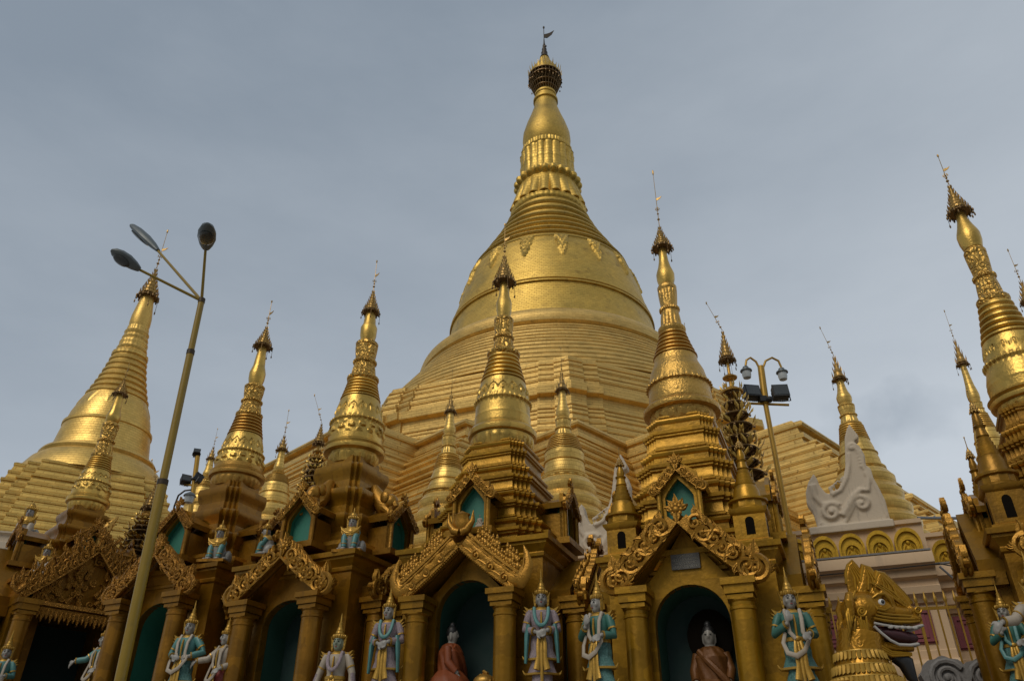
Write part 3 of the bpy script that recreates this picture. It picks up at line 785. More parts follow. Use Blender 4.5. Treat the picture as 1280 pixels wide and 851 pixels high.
b.lathe(fine([(3.6, 74.3), (3.42, 76.5), (3.36, 78.6), (3.3, 79.2)], 8), 192, mod=lambda a, t, r, z: .36 * abs(math.sin(a * 10 + PI / 2)) ** .6 * (.35 + .65 * t) + (.08 if int(t * 9) % 3 == 0 else 0))
b.lathe(fine([(3.2, 79.2), (3.4, 79.5), (3.38, 80.2), (3.0, 80.5)], 4), 160, mod=lambda a, t, r, z: .12 * abs(math.sin(a * 24)))
b.build('lotus_band', M['stupa'], st)
b = MB()
b.lathe([(2.9, 80.5), (3.12, 81.0), (3.34, 82.2), (3.26, 83.4), (2.78, 85.3), (2.2, 87.1), (1.72, 88.8), (1.56, 90.0), (1.78, 90.1), (1.78, 90.5), (1.5, 90.6), (1.46, 91.3), (1.58, 91.4), (1.55, 91.8), (1.3, 91.9), (1.2, 93.2)], 64)
b.build('bud', M['stupa_bell'], st)
b = MB()
b.lathe(fine([(2.42, 95.4), (2.36, 95.7), (2.1, 96.5), (1.5, 97.6), (.9, 98.8), (.55, 100), (.5, 100.2)], 3), 48, mod=lambda a, t, r, z: .05 * math.sin(a * 14))
for i in range(28):
    a = 2 * PI * i / 28
    c = Vector((2.38 * math.cos(a), 2.38 * math.sin(a), 95.6)); o_ = Vector((math.cos(a), math.sin(a), 0)); tg = Vector((-o_.y, o_.x, 0)) * .16
    b.add([c - tg, c + tg, c + o_ * .22 + Vector((0, 0, 1.0 + .3 * (i % 3)))  , c - o_ * .1 + Vector((0, 0, .3))], [(0, 1, 2), (1, 3, 2), (3, 0, 2)])
um = b.build('umbrella', M['stupa_bell'], st)
b = MB()
for i in range(28):
    a = 2 * PI * i / 28
    P = lambda r, z, d=0: (r * math.cos(a + d), r * math.sin(a + d), z)
    b.tube([P(2.36, 95.5), P(2.4, 94.6), P(1.95, 93.2), P(1.5, 91.9)], .05, 4)
    b.tube([P(2.4, 94.6), P(1.95, 93.2, .22)], .035, 4)
    b.ell(P(2.46, 94.4 - .3 * (i % 3)), (.10, .10, .2), 5, 4)
for z, r in ((95.3, 2.4), (94.5, 2.42), (93.3, 1.98), (92.5, 1.7)): b.lathe([(r - .05, z), (r + .05, z + .03), (r + .05, z + .14), (r - .05, z + .16)], 40)
b.build('bell_cage', M['hoop'], um)
b = MB()
b.lathe([(.7, 99.9), (.45, 100.6), (.5, 101), (.34, 101.4), (.38, 101.8), (.24, 102.3), (.26, 102.6), (.12, 103.2), (.06, 104.5), (.05, 107.0)], 12)
b.ell((0, 0, 107.0), (.16, .16, .3), 8, 6)
for k in range(8): b.ell((.3 * math.cos(k), .3 * math.sin(k), 101 + .25 * k), (.1, .1, .22), 5, 4)
b.prism([(0, 104.6), (.5, 104.5), (1.2, 105.3), (1.6, 106.3), (.9, 105.7), (.5, 105.5), (0, 105.3)], -.05, .05)
b.build('vane', M['iron'], um)

# ------------------------------------------------------------------ second large stupa, to the left
LX = -22.5; LD = 40.0
ls = thing('large_stupa', 'bright gold ringed stupa at the far left rising behind the triple headed lamp post', 'stupa', (LX, LD, 0))
def shrink(b, k=.87): b.v = [(x * k, y * k, z) for x, y, z in b.v]
b = MB()
pr = []
for k in range(24):
    t0, t1 = k / 24, (k + 1) / 24
    za, zb = 6 + 10.6 * t0, 6 + 10.6 * t1; ra, rb = 8.6 - 4.3 * t0 ** .9, 8.6 - 4.3 * t1 ** .9; d = zb - za
    q = .05 + .06 * ((k * 5) % 7 == 0)
    pr += [(ra, za), ((ra + rb) / 2, za + d * .55), ((ra + rb) / 2 + q, za + d * .6), ((ra + rb) / 2 + q, za + d * .85), (rb + .02, zb - d * .03)]
b.sweep(redent(2, .17), [(x * .87 / 1.08, z) for x, z in [(9, 0), (9, 6)] + pr], rot=R(28))
b.build('terrace', M['stupa2'], ls)
b = MB()
b.lathe([(4.35, 16.5), (4.15, 16.9), (3.75, 17.5), (3.45, 17.75), (3.32, 17.85), (3.4, 18.0), (3.3, 18.15), (2.95, 18.2)] , 96)
shrink(b); b.build('round_band', M['stupa2'], ls)
b = MB()
def lb(a, t, r, z):
    if 20.9 < z < 21.7:
        u = (z - 20.9) / .8; c = abs(((a * 12 / (2 * PI)) % 1) * 2 - 1)
        return .035 if c < .5 * u else 0
    return 0
b.lathe(fine([(2.95, 18.15), (2.78, 18.7), (2.68, 19.3), (2.6, 19.75), (2.66, 19.8), (2.66, 19.95), (2.52, 20.0), (2.38, 20.6), (2.15, 21.2), (1.88, 21.75)], 8), 256, mod=lb)
shrink(b); b.build('bell', M['stupa2'], ls)
b = MB(); o = []
RG = [1.88, 1.72, 1.58, 1.45, 1.34, 1.24, 1.15, 1.08]
for i in range(7):
    za, d = 21.75 + .4 * i, .4; ra, rb = RG[i], RG[i + 1]
    o += [(ra - .05, za), (ra + .04, za + d * .18), (ra + .05, za + d * .4), (ra - .02, za + d * .55), (rb - .02, za + d * .97)]
b.lathe(o, 64); shrink(b); b.build('turban_rings', M['stupa2'], ls)
b = MB()
b.lathe(fine([(1.0, 24.5), (1.12, 24.6), (1.12, 24.8), (.9, 25.0), (.95, 25.15), (.86, 25.3), (.88, 25.6), (.78, 25.75), (.82, 25.9), (.72, 26.1), (.78, 26.3), (.68, 26.45), (.66, 26.7)], 3), 96, mod=lambda a, t, r, z: .03 * abs(math.sin(a * 9)))
shrink(b); b.build('lotus_band', M['stupa2'], ls)
b = MB()
b.lathe([(.62, 26.6), (.68, 27.0), (.66, 27.5), (.56, 28.1), (.46, 28.7), (.40, 29.1)], 40); shrink(b); b.build('bud', M['stupa2'], ls)
umbrella(ls, 29.15, .58, 31.3, 34.2)

# ------------------------------------------------------------------ shrines
SQ = [(1, -1), (1, 1), (-1, 1), (-1, -1)]
def shrine(name, label, X, D, th, spire, rows, P, group='gilded shrines in the front row'):
    rz = -R(th); ct, stn = math.cos(R(th)), math.sin(R(th))
    root = thing(name, label, 'shrine', (X, D, 0), rz, group)
    b_ = P.get('b', 1.05); d = P.get('d', 1.38); body, trim = M[P.get('body', 'paint')], M[P.get('trim', 'paint')]
    carved = M[P.get('carved', 'carved')]
    side_y = P.get('ref', d * ct)                    # depth of the reference porch plane before the axis
    zy = lambda y, off, x=None: at(640 + F * (X / D) * ray(640, y).y if x is None else x, y, D - off).z
    zcb, zct, zap, zar, zsp = [zy(v, side_y) for v in rows['porch']]
    zc = zy(rows['cornice'], P.get('cref', b_ * (ct + abs(stn))))
    zf = zcb - P.get('colh', 1.75)
    ph = P.get('ph', .64); a = P.get('a', .46)
    # body: corner piers, upper block, plinth
    b = MB()
    b.box((0, 0, zf / 2 - .06), (b_ * 3.2, b_ * 3.2, zf - .12))
    b.box((0, 0, zf - .06), (b_ * 3.35, b_ * 3.35, .12))
    top = max(zar + .06, zcb)
    pin = a + .06
    for sx, sy in SQ:
        b.box((sx * (b_ + pin) / 2, sy * (b_ + pin) / 2, (zf + zc - .02) / 2), (b_ - pin, b_ - pin, zc - .02 - zf))
    b.box((0, 0, (zar + .05 + zc - .03) / 2), (2 * b_ - .01, 2 * b_ - .01, zc - .03 - zar - .05))
    b.box((0, 0, (zf + zar) / 2), (.3, .3, zar - zf + .05))
    b.build('body', body, root)
    b = MB()
    b.sweep(SQ, [(b_ * 1.003, zc - .26), (b_ * 1.025, zc - .24), (b_ * 1.03, zc - .20), (b_ * 1.02, zc - .18), (b_ * 1.05, zc - .12), (b_ * 1.08, zc - .08), (b_ * 1.08, zc - .05), (b_ * 1.12, zc - .04), (b_ * 1.125, zc + .03), (b_ * 1.09, zc + .035), (b_ * .9, zc + .04)])
    b.build('cornice', trim, root)
    # porches
    for k in range(4):
        q = P['sides'][k]
        if q is None: continue
        T = Matrix.Rotation(k * PI / 2, 4, 'Z') @ Matrix.Translation((0, -d, 0))
        ph_, a_, st_ = q.get('ph', ph), q.get('a', a), q.get('style', P.get('style', 'scroll'))
        zap_ = zap + q.get('dap', 0); bw = q.get('bw', P.get('bw', .17)); zct_ = zct
        b = MB(); b.T = T
        for s_ in (-1, 1):                                   # capitals and side beams
            for zz, hh, ww in ((zcb - .015, .05, .30), (zcb + (zct - zcb) * .35, (zct - zcb) * .5, .34), (zct - (zct - zcb) * .2, (zct - zcb) * .4, .40)):
                b.box((s_ * ph_, 0, zz), (ww, ww, hh))
            b.box((s_ * ph_, (d - b_) / 2, (zcb + zct) / 2 + .01), (.22, d - b_ - .02, zct - zcb - .03))
        topf = lambda x: zct_ - .02 + (zap_ + .04 - zct_) * max(0, 1 - abs(x) / ph_) ** 1.15
        if q.get('flat'):                                    # straight lintel with a fringe
            lh = q['flat']
            b.box((0, .02, zct - lh / 2 + .02), (2 * ph_ - .36, .14, lh))
            b.prism([(-ph_, zct), (ph_, zct), (0, zap_)], .03, .10)
            tymp = (ph_, zct, zap_)
        else:
            arch_wall(b, ph_ - .03, zf, zsp, zar, a_, topf, .22, .34)
        for s_ in (-1, 1):                                   # roof slopes
            pts = [(s_ * (ph_ + .1), zct - .02), (0, zap_ + .02), (0, zap_ + bw * .7), (s_ * (ph_ + .13), zct + bw * .75)]
            b.prism(pts if s_ > 0 else pts[::-1], .045, d - b_ * .75)
        pc = b.build('porch', body, root)
        if q.get('flat'):
            f_ = MB(); f_.T = T
            n = 24; L = 2 * ph_ - .3
            f_.box((0, -.07, zct - .03), (2 * ph_ + .1, .10, .07)); f_.box((0, -.06, zct - .12), (2 * ph_ + .06, .07, .05))
            for i in range(n): leaf(f_, (-ph_ + (i + .5) * 2 * ph_ / n, zct - .13), -PI / 2, .17 + .04 * (i % 2), .08, -.10, -.04, 0)
            f_.build('fringe', carved, pc)
            f_ = MB(); f_.T = T; rn = random.Random(9)
            for i in range(70):
                x = rn.uniform(-ph_ * .9, ph_ * .9); z = zct + rn.uniform(.02, .95) * (zap_ - zct) * (1 - abs(x) / ph_)
                if i % 3: leaf(f_, (x, z), PI / 2 + rn.uniform(-.7, .7), rn.uniform(.14, .24), .09, -.05, .04, rn.choice((-.5, .5)))
                else: spiral(f_, (x, z), rn.uniform(.05, .09), -.03, 1.5, rn.choice((-1, 1)), rn.uniform(0, 6), .016)
            f_.build('tympanum_carving', carved, pc)
            h_ = MB(); h_.T = T                                # studded horn rising behind the gable
            zz = zap_ + .2
            path = [(.22, .55, zz - .35), (.16, .5, zz - .1), (.14, .48, zz + .2), (.22, .5, zz + .5), (.36, .52, zz + .75)]
            h_.tube(path, [.09, .11, .10, .085, .02], 12)
            for i in range(60):
                t = i / 60 * 3.6; i0 = int(t); p_ = Vector(path[i0]).lerp(Vector(path[i0 + 1]), t - i0); an = i * 2.4
                h_.ell(p_ + Vector((math.cos(an) * .095, math.sin(an) * .095, 0)), (.018, .018, .018), 6, 4)
            h_.build('ridge_horn', M['leaf_old'], pc)
        gable(pc, T @ Matrix.Translation((0, -.06, 0)), ph_ + .10, zct, zap_, bw, st_, carved, rnd=random.Random(k + int(D * 10)))
        for s_ in (-1, 1):
            cm = MB(); cr_ = P.get('cr', .145)
            cm.T = T
            cm.lathe([(cr_ * 1.25, zf), (cr_ * 1.25, zf + .1), (cr_ * 1.05, zf + .14), (cr_ * 1.02, zf + .2), (cr_, zcb - .16), (cr_ * 1.07, zcb - .15), (cr_ * 1.07, zcb - .12), (cr_ * .99, zcb - .11), (cr_ * 1.0, zcb - .07), (cr_ * 1.12, zcb - .05), (cr_ * 1.12, zcb - .03)], 24, c=(s_ * ph_, 0, 0))
            cm.build('column', body, pc)
        nm = MB(); nm.T = T
        if q.get('flat'):
            zz = zct - q['flat'] + .04
            niche(nm, zf, zz - .05, zz, a_ + .1, .1, d - .2)
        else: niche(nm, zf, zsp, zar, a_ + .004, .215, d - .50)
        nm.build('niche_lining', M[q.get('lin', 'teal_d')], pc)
        nm = MB(); nm.T = T; nm.box((0, d - .515 if not q.get('flat') else d - .215, (zf + zar) / 2 + .2), (2 * a_ + .3, .02, zar - zf + .4)); nm.build('niche_back', M['niche_back'], pc)  # dark sheet before the lining's back wall, shade put into its colour
    # stepped base of the spire
    V = {n_: zr(X, D, *v) for n_, v in spire.items()}
    z1, r1 = V['rim_b'][0] - .03, V['rim_b'][1] * .86
    z0 = zc + .03; h0 = P.get('tier0', .93) * b_
    b = MB(); pr = []; n = P.get('tiers', 6); wav = P.get('wave', False)
    for i in range(n):
        t0, t1 = i / n, (i + 1) / n
        za, zb = z0 + (z1 - z0) * t0, z0 + (z1 - z0) * t1; f_ = lambda t: h0 + (r1 * .98 - h0) * t ** P.get('tpow', .85)
        ha, hb = f_(t0), f_(t1); dd = zb - za
        if wav:
            pr += [(ha * .93, za), (ha * .95, za + dd * .18), (ha * 1.02, za + dd * .3), (ha * 1.05, za + dd * .45), (ha * 1.02, za + dd * .6), (hb * .98, za + dd * .66), (hb * .95, za + dd * .98)]
        else:
            if i % 2: pr += [(ha * .965, za), (ha * .965, za + dd * .34), (ha * .985, za + dd * .37), (ha * 1.02, za + dd * .45), (ha * 1.03, za + dd * .56), (ha * 1.015, za + dd * .63), (ha * .985, za + dd * .65), (hb * .985, za + dd * .80), (hb * 1.01, za + dd * .83), (hb * 1.01, za + dd * .93), (hb * .965, za + dd * .96)]
            else: pr += [(ha * .97, za), (ha * .955, za + dd * .12), (ha * .95, za + dd * .5), (ha * 1.0, za + dd * .56), (ha * 1.0, za + dd * .66), (ha * 1.04, za + dd * .70), (ha * 1.045, za + dd * .88), (hb * 1.0, za + dd * .92), (hb * .965, za + dd * .98)]
    b.sweep(redent(P.get('rn', 3), P.get('rd', .10)), pr + [(r1 * .8, z1 + .02)])
    b.build('stepped_base', trim, root)
    # small niches on the stepped base
    ad = P.get('ad', 1.06) * b_
    if rows.get('aed'):
        ga, na, nb = [zy(v, ad * ct) for v in rows['aed']]    # gable apex, niche apex, sill
        aw = P.get('aw', .19) * 1.12
        for k in range(4):
            T = Matrix.Rotation(k * PI / 2, 4, 'Z') @ Matrix.Translation((0, -ad, 0))
            zs_ = nb + (na - nb) * .60
            b = MB(); b.T = T
            arch_wall(b, aw + .075, nb - .08, zs_, na, aw, lambda x: na + .05 + (ga - na - .1) * max(0, 1 - abs(x) / (aw + .1)), 0, .06, True)
            b.box((0, .14, nb - .05), (2 * aw + .34, .5, .09))
            for s_ in (-1, 1):
                b.box((s_ * (aw + .05), .22, (nb + zs_) / 2), (.05, .4, zs_ - nb))
                b.lathe([(.042, nb), (.036, nb + .03), (.034, zs_ + .05), (.05, zs_ + .07)], 10, c=(s_ * (aw + .075), -.03, 0))
                pts = [(s_ * (aw + .16), zs_ + .06), (0, na + .05), (0, ga - .1), (s_ * (aw + .18), zs_ + .14)]
                b.prism(pts if s_ > 0 else pts[::-1], .0, .5)
            hs = b.build('niche_housing', body, root)
            gable(hs, T @ Matrix.Translation((0, -.04, 0)), aw + .085, zs_ + .05, na + .09, P.get('abw', .105), P.get('astyle', 'scroll'), carved, depth=.06, rnd=random.Random(k))
            nm = MB(); nm.T = T
            niche(nm, nb - .01, zs_, na, aw + .003, .02, P.get('adep', .13), True)
            nm.build('niche_lining', M['teal'], hs)
    if P.get('turrets'):
        th_ = P.get('turret_h', 1.05)
        for sx, sy in SQ:
            b = MB(); c = (sx * b_ * .80, sy * b_ * .80)
            hz = P.get('turret_box', .42); hw = .20
            b.sweep(SQ, [(hw * 1.25, zc + .03), (hw * 1.25, zc + .08), (hw * 1.05, zc + .1), (hw, zc + .11), (hw, zc + hz), (hw * 1.1, zc + hz + .02), (hw * 1.2, zc + hz + .05), (hw * 1.22, zc + hz + .08), (hw, zc + hz + .09)], c=(c[0], c[1], 0))
            tb = b.build('corner_turret', body, root)
            for k in range(4):
                b = MB()
                b.T = Matrix.Translation((c[0], c[1], 0)) @ Matrix.Rotation(k * PI / 2, 4, 'Z') @ Matrix.Translation((0, -hw - .004, 0))
                pts = [(-.055, zc + .16)] + [(x, z) for x, z in arch_pts(.055, zc + .16 + (hz - .1) * .55, zc + .16 + (hz - .1) * .72, 8)] + [(.055, zc + .16)]
                b.prism(pts, 0, .003)
                b.build('turret_window', M['void'], tb)
            mini_zedi('turret_spire', tb, (c[0], c[1], zc + hz + .085), th_, .24, body)
    if P.get('brackets'):                                     # beasts leaning on the shoulders of the base
        zb = z0 + (z1 - z0) * .52
        for k in range(4):
            b = MB(); T = Matrix.Rotation(k * PI / 2, 4, 'Z'); b.T = T
            hh = h0 * .72
            b.tube([(0, -hh - .22, zb - .12), (0, -hh - .16, zb + .02), (0, -hh - .02, zb + .2), (0, -hh + .1, zb + .42)], [.10, .15, .14, .07], 10)
            b.ell((0, -hh - .26, zb + .1), (.12, .14, .14), 10, 8)
            b.tube([(0, -hh - .34, zb + .08), (0, -hh - .42, zb - .05), (0, -hh - .38, zb - .2)], [.07, .05, .025], 8)
            for s_ in (-1, 1):
                b.tube([(s_ * .1, -hh - .2, zb - .02), (s_ * .13, -hh - .34, zb - .12), (s_ * .12, -hh - .36, zb - .28)], [.07, .055, .05], 8)
                b.ell((s_ * .13, -hh - .22, zb + .16), (.03, .08, .1), 8, 6)
            b.build('beast_bracket', carved, root)
    mt = {'rim': M[P.get('rim', 'leaf')], 'bell': M[P.get('bellm', 'leaf')], 'ring': M[P.get('ringm', 'leaf')], 'lotus': M[P.get('lotusm', 'leaf_carve')], 'bud': M[P.get('budm', 'leaf')]}
    zedi(root, X, D, spire, mt, P.get('bell', 'band'))
    return root, dict(zf=zf, zc=zc, zcb=zcb)

N1 = {}
SP5 = dict(rim_b=(528, 43), rim=(515, 49), bell_b=(500, 40), mid=(487, 39.5), upper=(468, 34), should=(450, 27), ring_t=(417, 16), flange=(413, 17), lot_t=(357, 12), bud=(344, 11.5), neck=(316, 5), hti_b=(309, 14), hti_t=(282, 2), tip=(216, 1))
sh5, i5 = shrine('gilded_shrine', 'largest yellow gold shrine with four corner turrets and a slate plaque above its arch', 2.65, 11.0, 22, SP5,
    dict(porch=(752, 731, 657, 725, 775), cornice=680, aed=(570, 598, 655)),
    dict(body='paint_y', trim='paint_y', carved='carved', turrets=True, rd=.085, rn=4, tiers=8, sides=[dict(bw=.27), dict(bw=.22), None, dict(bw=.22)], bellm='leaf_rough', ringm='leaf_old', rim='leaf_rough', lotusm='leaf_rough', bell='plain', aw=.17))
SP4 = dict(rim_b=(560, 41), rim=(544, 43), bell_b=(529, 35), mid=(508, 34), upper=(494, 31), should=(481, 27), ring_t=(447, 18), flange=(441, 20), lot_t=(398, 12), bud=(379, 9.5), neck=(355, 5), hti_b=(351, 15), hti_t=(318, 2), tip=(281, 1))
sh4, i4 = shrine('gilded_shrine', 'gold shrine with serpent horned gable and a smooth banded spire in the centre', -.15, 12.0, 22, SP4,
    dict(porch=(760, 743, 687, 720, 765), cornice=672, aed=(598, 608, 662)),
    dict(body='paint', trim='paint_y', carved='carved', rd=.08, rn=4, tiers=8, tpow=.8, sides=[dict(style='horn', bw=.245), dict(style='flame', bw=.13), None, dict(style='horn', bw=.2)], bell='band', aw=.17))
SP3 = dict(rim_b=(578, 33), rim=(565, 38.5), bell_b=(552, 34), mid=(533, 33), upper=(516, 28), should=(503, 24.5), ring_t=(478, 18), flange=(472, 19.6), lot_t=(428, 14), bud=(411, 10.5), neck=(394, 6), hti_b=(389, 12), hti_t=(362, 2), tip=(327, 1))
sh3, i3 = shrine('gilded_shrine', 'gold shrine with carved floral bell band and beasts leaning on its stepped shoulders', -2.76, 12.8, 27, SP3,
    dict(porch=(764, 748, 700, 746, 778), cornice=691, aed=(614, 630, 680)),
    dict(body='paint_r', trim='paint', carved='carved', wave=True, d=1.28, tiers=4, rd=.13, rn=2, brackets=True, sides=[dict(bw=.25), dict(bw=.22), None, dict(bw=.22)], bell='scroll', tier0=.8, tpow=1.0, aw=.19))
SP2 = dict(rim_b=(607, 33), rim=(596, 36), bell_b=(586, 31), mid=(570, 28.5), upper=(558, 25), should=(547, 22), ring_t=(522, 16.4), flange=(517, 17), lot_t=(482, 13), bud=(467, 10.5), neck=(439, 5.5), hti_b=(432, 13), hti_t=(407, 2), tip=(377, 1))
sh2, i2 = shrine('gilded_shrine', 'dark reddish gold shrine with a blue green arched doorway, right of the tall lamp post', -5.18, 14.0, 26, SP2,
    dict(porch=(762, 747, 698, 750, 780), cornice=707, aed=(632, 648, 697)),
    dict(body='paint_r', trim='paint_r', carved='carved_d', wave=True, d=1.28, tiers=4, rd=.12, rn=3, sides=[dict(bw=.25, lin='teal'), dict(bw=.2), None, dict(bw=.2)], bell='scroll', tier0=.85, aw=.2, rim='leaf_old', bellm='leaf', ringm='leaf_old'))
SP1 = dict(rim_b=(636, 26), rim=(627, 29), bell_b=(618, 25), mid=(606, 23), upper=(598, 20), should=(590, 17.5), ring_t=(573, 13.5), flange=(569, 14), lot_t=(529, 11), bud=(521, 9.5), neck=(496, 5), hti_b=(492, 11), hti_t=(472, 2), tip=(455, 1))
sh1, i1 = shrine('gilded_shrine', 'shadowed gold shrine at the far left, wide fringed opening under a flame carved gable', -8.97, 16.0, 45, SP1,
    dict(porch=(775, 760, 692, 775, 800), cornice=722, aed=(655, 668, 705)),
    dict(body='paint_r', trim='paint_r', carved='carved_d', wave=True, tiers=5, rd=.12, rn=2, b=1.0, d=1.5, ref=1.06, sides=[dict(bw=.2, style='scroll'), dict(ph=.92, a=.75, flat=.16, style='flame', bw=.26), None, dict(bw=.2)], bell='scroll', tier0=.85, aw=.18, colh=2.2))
SP6 = dict(rim_b=(512, 52), rim=(500, 57), bell_b=(485, 52), mid=(455, 45), upper=(437, 39), should=(427, 36), ring_t=(381, 23), flange=(374, 23), lot_t=(312, 15.5), bud=(295, 16.5), neck=(262, 6), hti_b=(264, 19), hti_t=(230, 2), tip=(195, 1))
sh6, i6 = shrine('gilded_shrine', 'gold shrine cut off by the right edge, with a carved side gable beside the railing', 7.28, 9.8, 25, SP6,
    dict(porch=(741, 722, 642, 716, 760), cornice=652, aed=(560, 585, 640)),
    dict(body='paint', trim='paint', carved='carved', turrets=True, turret_box=.5, turret_h=1.25, rd=.085, rn=4, tiers=7, ref=-.1, cref=.9, sides=[dict(bw=.24), None, None, dict(bw=.2)], bell='band', aw=.2, lotusm='leaf_carve', abw=.14))
# plaque over the arch of the largest shrine: rows of small round letters
zy5 = at(858, 703, 9.9)
b = MB(); b.T = Matrix.Translation((0, -1.38, 0))
zp = at(858, 704, 10.0).z
b.box((0, .20, zp), (.36, .03, .19))
pq = b.build('plaque', M['plaque'], sh5)
b = MB(); b.T = Matrix.Translation((0, -1.38, 0)); rn = random.Random(5)
for j in range(4):
    x = -.15 + (.05 if j == 0 else 0)
    while x < (.15 - (.05 if j == 0 else 0)):
        r_ = rn.uniform(.010, .014); n = 7; a0 = rn.uniform(0, 6)
        b.tube([(x + r_ * math.cos(a0 + i * 5.2 / n),   .181, zp + .066 - .044 * j + r_ * 1.3 * math.sin(a0 + i * 5.2 / n)) for i in range(n + 1)], .0035, 4)
        x += rn.uniform(.026, .036)
b.build('inscription', M['plaque_ink'], pq)
# ------------------------------------------------------------------ smaller gold stupas behind the row
MTS = {'rim': M['stupa2'], 'bell': M['stupa2'], 'ring': M['stupa2'], 'lotus': M['stupa2'], 'bud': M['stupa2']}
def mid_stupa(label, D, px, py, k, base=None, zb=6.0, lean=(0, 0)):
    X = at(px, py, D).x
    root = thing('small_stupa', label, 'stupa', (X, D, 0), 0, 'small gold stupas behind the shrines')
    V, RR = zedi(root, X, D, k, MTS, 'tri', seg=32, detail=0, lean=lean)
    z1, r1 = V['rim_b'], RR['rim_b']
    b = MB(); pr = []
    bz, br = base if base else (max(1.0, z1 - 3), r1 * 2.2)
    n = 6
    for i in range(n):
        t0, t1 = i / n, (i + 1) / n
        za, zc_ = bz + (z1 - bz) * t0, bz + (z1 - bz) * t1; ra, rc = br + (r1 * 1.02 - br) * t0 ** .8, br + (r1 * 1.02 - br) * t1 ** .8; d = zc_ - za
        pr += [(ra * .98, za), (ra * 1.02, za + d * .25), (ra * 1.02, za + d * .5), (ra * .95, za + d * .65), (rc * .97, za + d * .95)]
    b.lathe(pr, 48)
    b.build('ringed_base', M['stupa2'], root)
    b = MB()
    b.sweep(redent(2, .14), [(br * .95, 0), (br * .95, bz - .9), (br * 1.04, bz - .8), (br * 1.05, bz - .55), (br * .97, bz - .5), (br * .97, bz - .3), (br * 1.02, bz - .22), (br * 1.02, bz - .05), (br * .9, bz)], rot=R(20))
    b.build('square_base', M['stupa2'], root)
    return root
mid_stupa('slender gold stupa with ringed cone base, left of the horned gable shrine', 26, 560, 580,
    dict(rim_b=(622, 29), rim=(618, 30), bell_b=(614, 24), mid=(603, 22), upper=(596, 19.5), should=(589, 17.5), ring_t=(572, 13.5), flange=(569, 13), lot_t=(544, 9), bud=(537, 7.8), neck=(517, 4), hti_b=(514, 8), hti_t=(493, 1.5), tip=(462, .7)), None)
mid_stupa('plump gold stupa with a zigzag bell band, between the central shrine and the largest shrine', 24, 705, 560,
    dict(rim_b=(603, 32), rim=(598, 30), bell_b=(592, 26), mid=(580, 25), upper=(573, 24.5), should=(567, 23.5), ring_t=(549, 17.5), flange=(546, 16), lot_t=(523, 10), bud=(515, 8.6), neck=(489, 4), hti_b=(487, 9), hti_t=(464, 1.5), tip=(435, .7)), None)
mid_stupa('pale gold small stupa between two shrine spires left of the great stupa', 28, 348, 590,
    dict(rim_b=(634, 24), rim=(631, 23), bell_b=(627, 19.5), mid=(618, 18.5), upper=(612, 17), should=(606, 16), ring_t=(596, 13), flange=(594, 12.5), lot_t=(590, 8), bud=(584, 7), neck=(564, 4), hti_b=(562, 8.6), hti_t=(543, 1.5), tip=(513, .7)), None)
mid_stupa('gold stupa standing clear against the sky, right of the twin lantern post', 24, 1075, 580,
    dict(rim_b=(592, 33), rim=(588, 32), bell_b=(582, 27), mid=(570, 25), upper=(562, 22), should=(553, 19.5), ring_t=(533, 15.5), flange=(530, 14.5), lot_t=(506, 11), bud=(497, 10), neck=(476, 4.5), hti_b=(473, 10.6), hti_t=(444, 1.5), tip=(410, .8)), None, lean=(-.25, 0))
mid_stupa('slim gold spire half hidden by the right edge shrine, behind its corner turret', 19, 1225, 520,
    dict(rim_b=(575, 24), rim=(570, 24), bell_b=(562, 20), mid=(552, 19), upper=(545, 17), should=(538, 15), ring_t=(520, 11), flange=(517, 11), lot_t=(503, 8.6), bud=(494, 8.6), neck=(458, 4), hti_b=(454, 9.6), hti_t=(423, 1.5), tip=(389, .8)), None)
mid_stupa('tiny pale gold stupa spire just right of the floodlight pole', 24, 258, 600,
    dict(rim_b=(636, 22), rim=(632, 22), bell_b=(627, 18), mid=(622, 17), upper=(617, 15.5), should=(612, 14), ring_t=(604, 10), flange=(602, 10), lot_t=(596, 7), bud=(592, 6.6), neck=(575, 3.6), hti_b=(573, 6.6), hti_t=(557, 1.2), tip=(536, .6)), None)
mid_stupa('gold spire tip peeping out behind the bell of the largest shrine', 34, 868, 500,
    dict(rim_b=(540, 22), rim=(536, 22), bell_b=(531, 18), mid=(524, 17), upper=(519, 15.5), should=(514, 14), ring_t=(502, 10), flange=(500, 10), lot_t=(488, 7), bud=(483, 6), neck=(462, 3), hti_b=(460, 5.5), hti_t=(442, 1.2), tip=(405, .6)), None)
mid_stupa('dark spire tip just inside the right edge, above the leaning shrine', 13, 1312, 440,
    dict(rim_b=(600, 45), rim=(590, 45), bell_b=(575, 40), mid=(555, 37), upper=(540, 33), should=(530, 29), ring_t=(490, 20), flange=(485, 20), lot_t=(430, 14), bud=(415, 12), neck=(380, 5), hti_b=(376, 14), hti_t=(350, 2), tip=(313, 1)), None)
mid_stupa('tiny stupa tip at the extreme left edge beyond the large stupa', 60, -6, 640,
    dict(rim_b=(668, 14), rim=(666, 14), bell_b=(663, 11), mid=(659, 10), upper=(656, 9), should=(653, 8), ring_t=(646, 6), flange=(645, 6), lot_t=(638, 5), bud=(634, 4), neck=(622, 2), hti_b=(620, 5), hti_t=(608, 1), tip=(590, .7)), None)

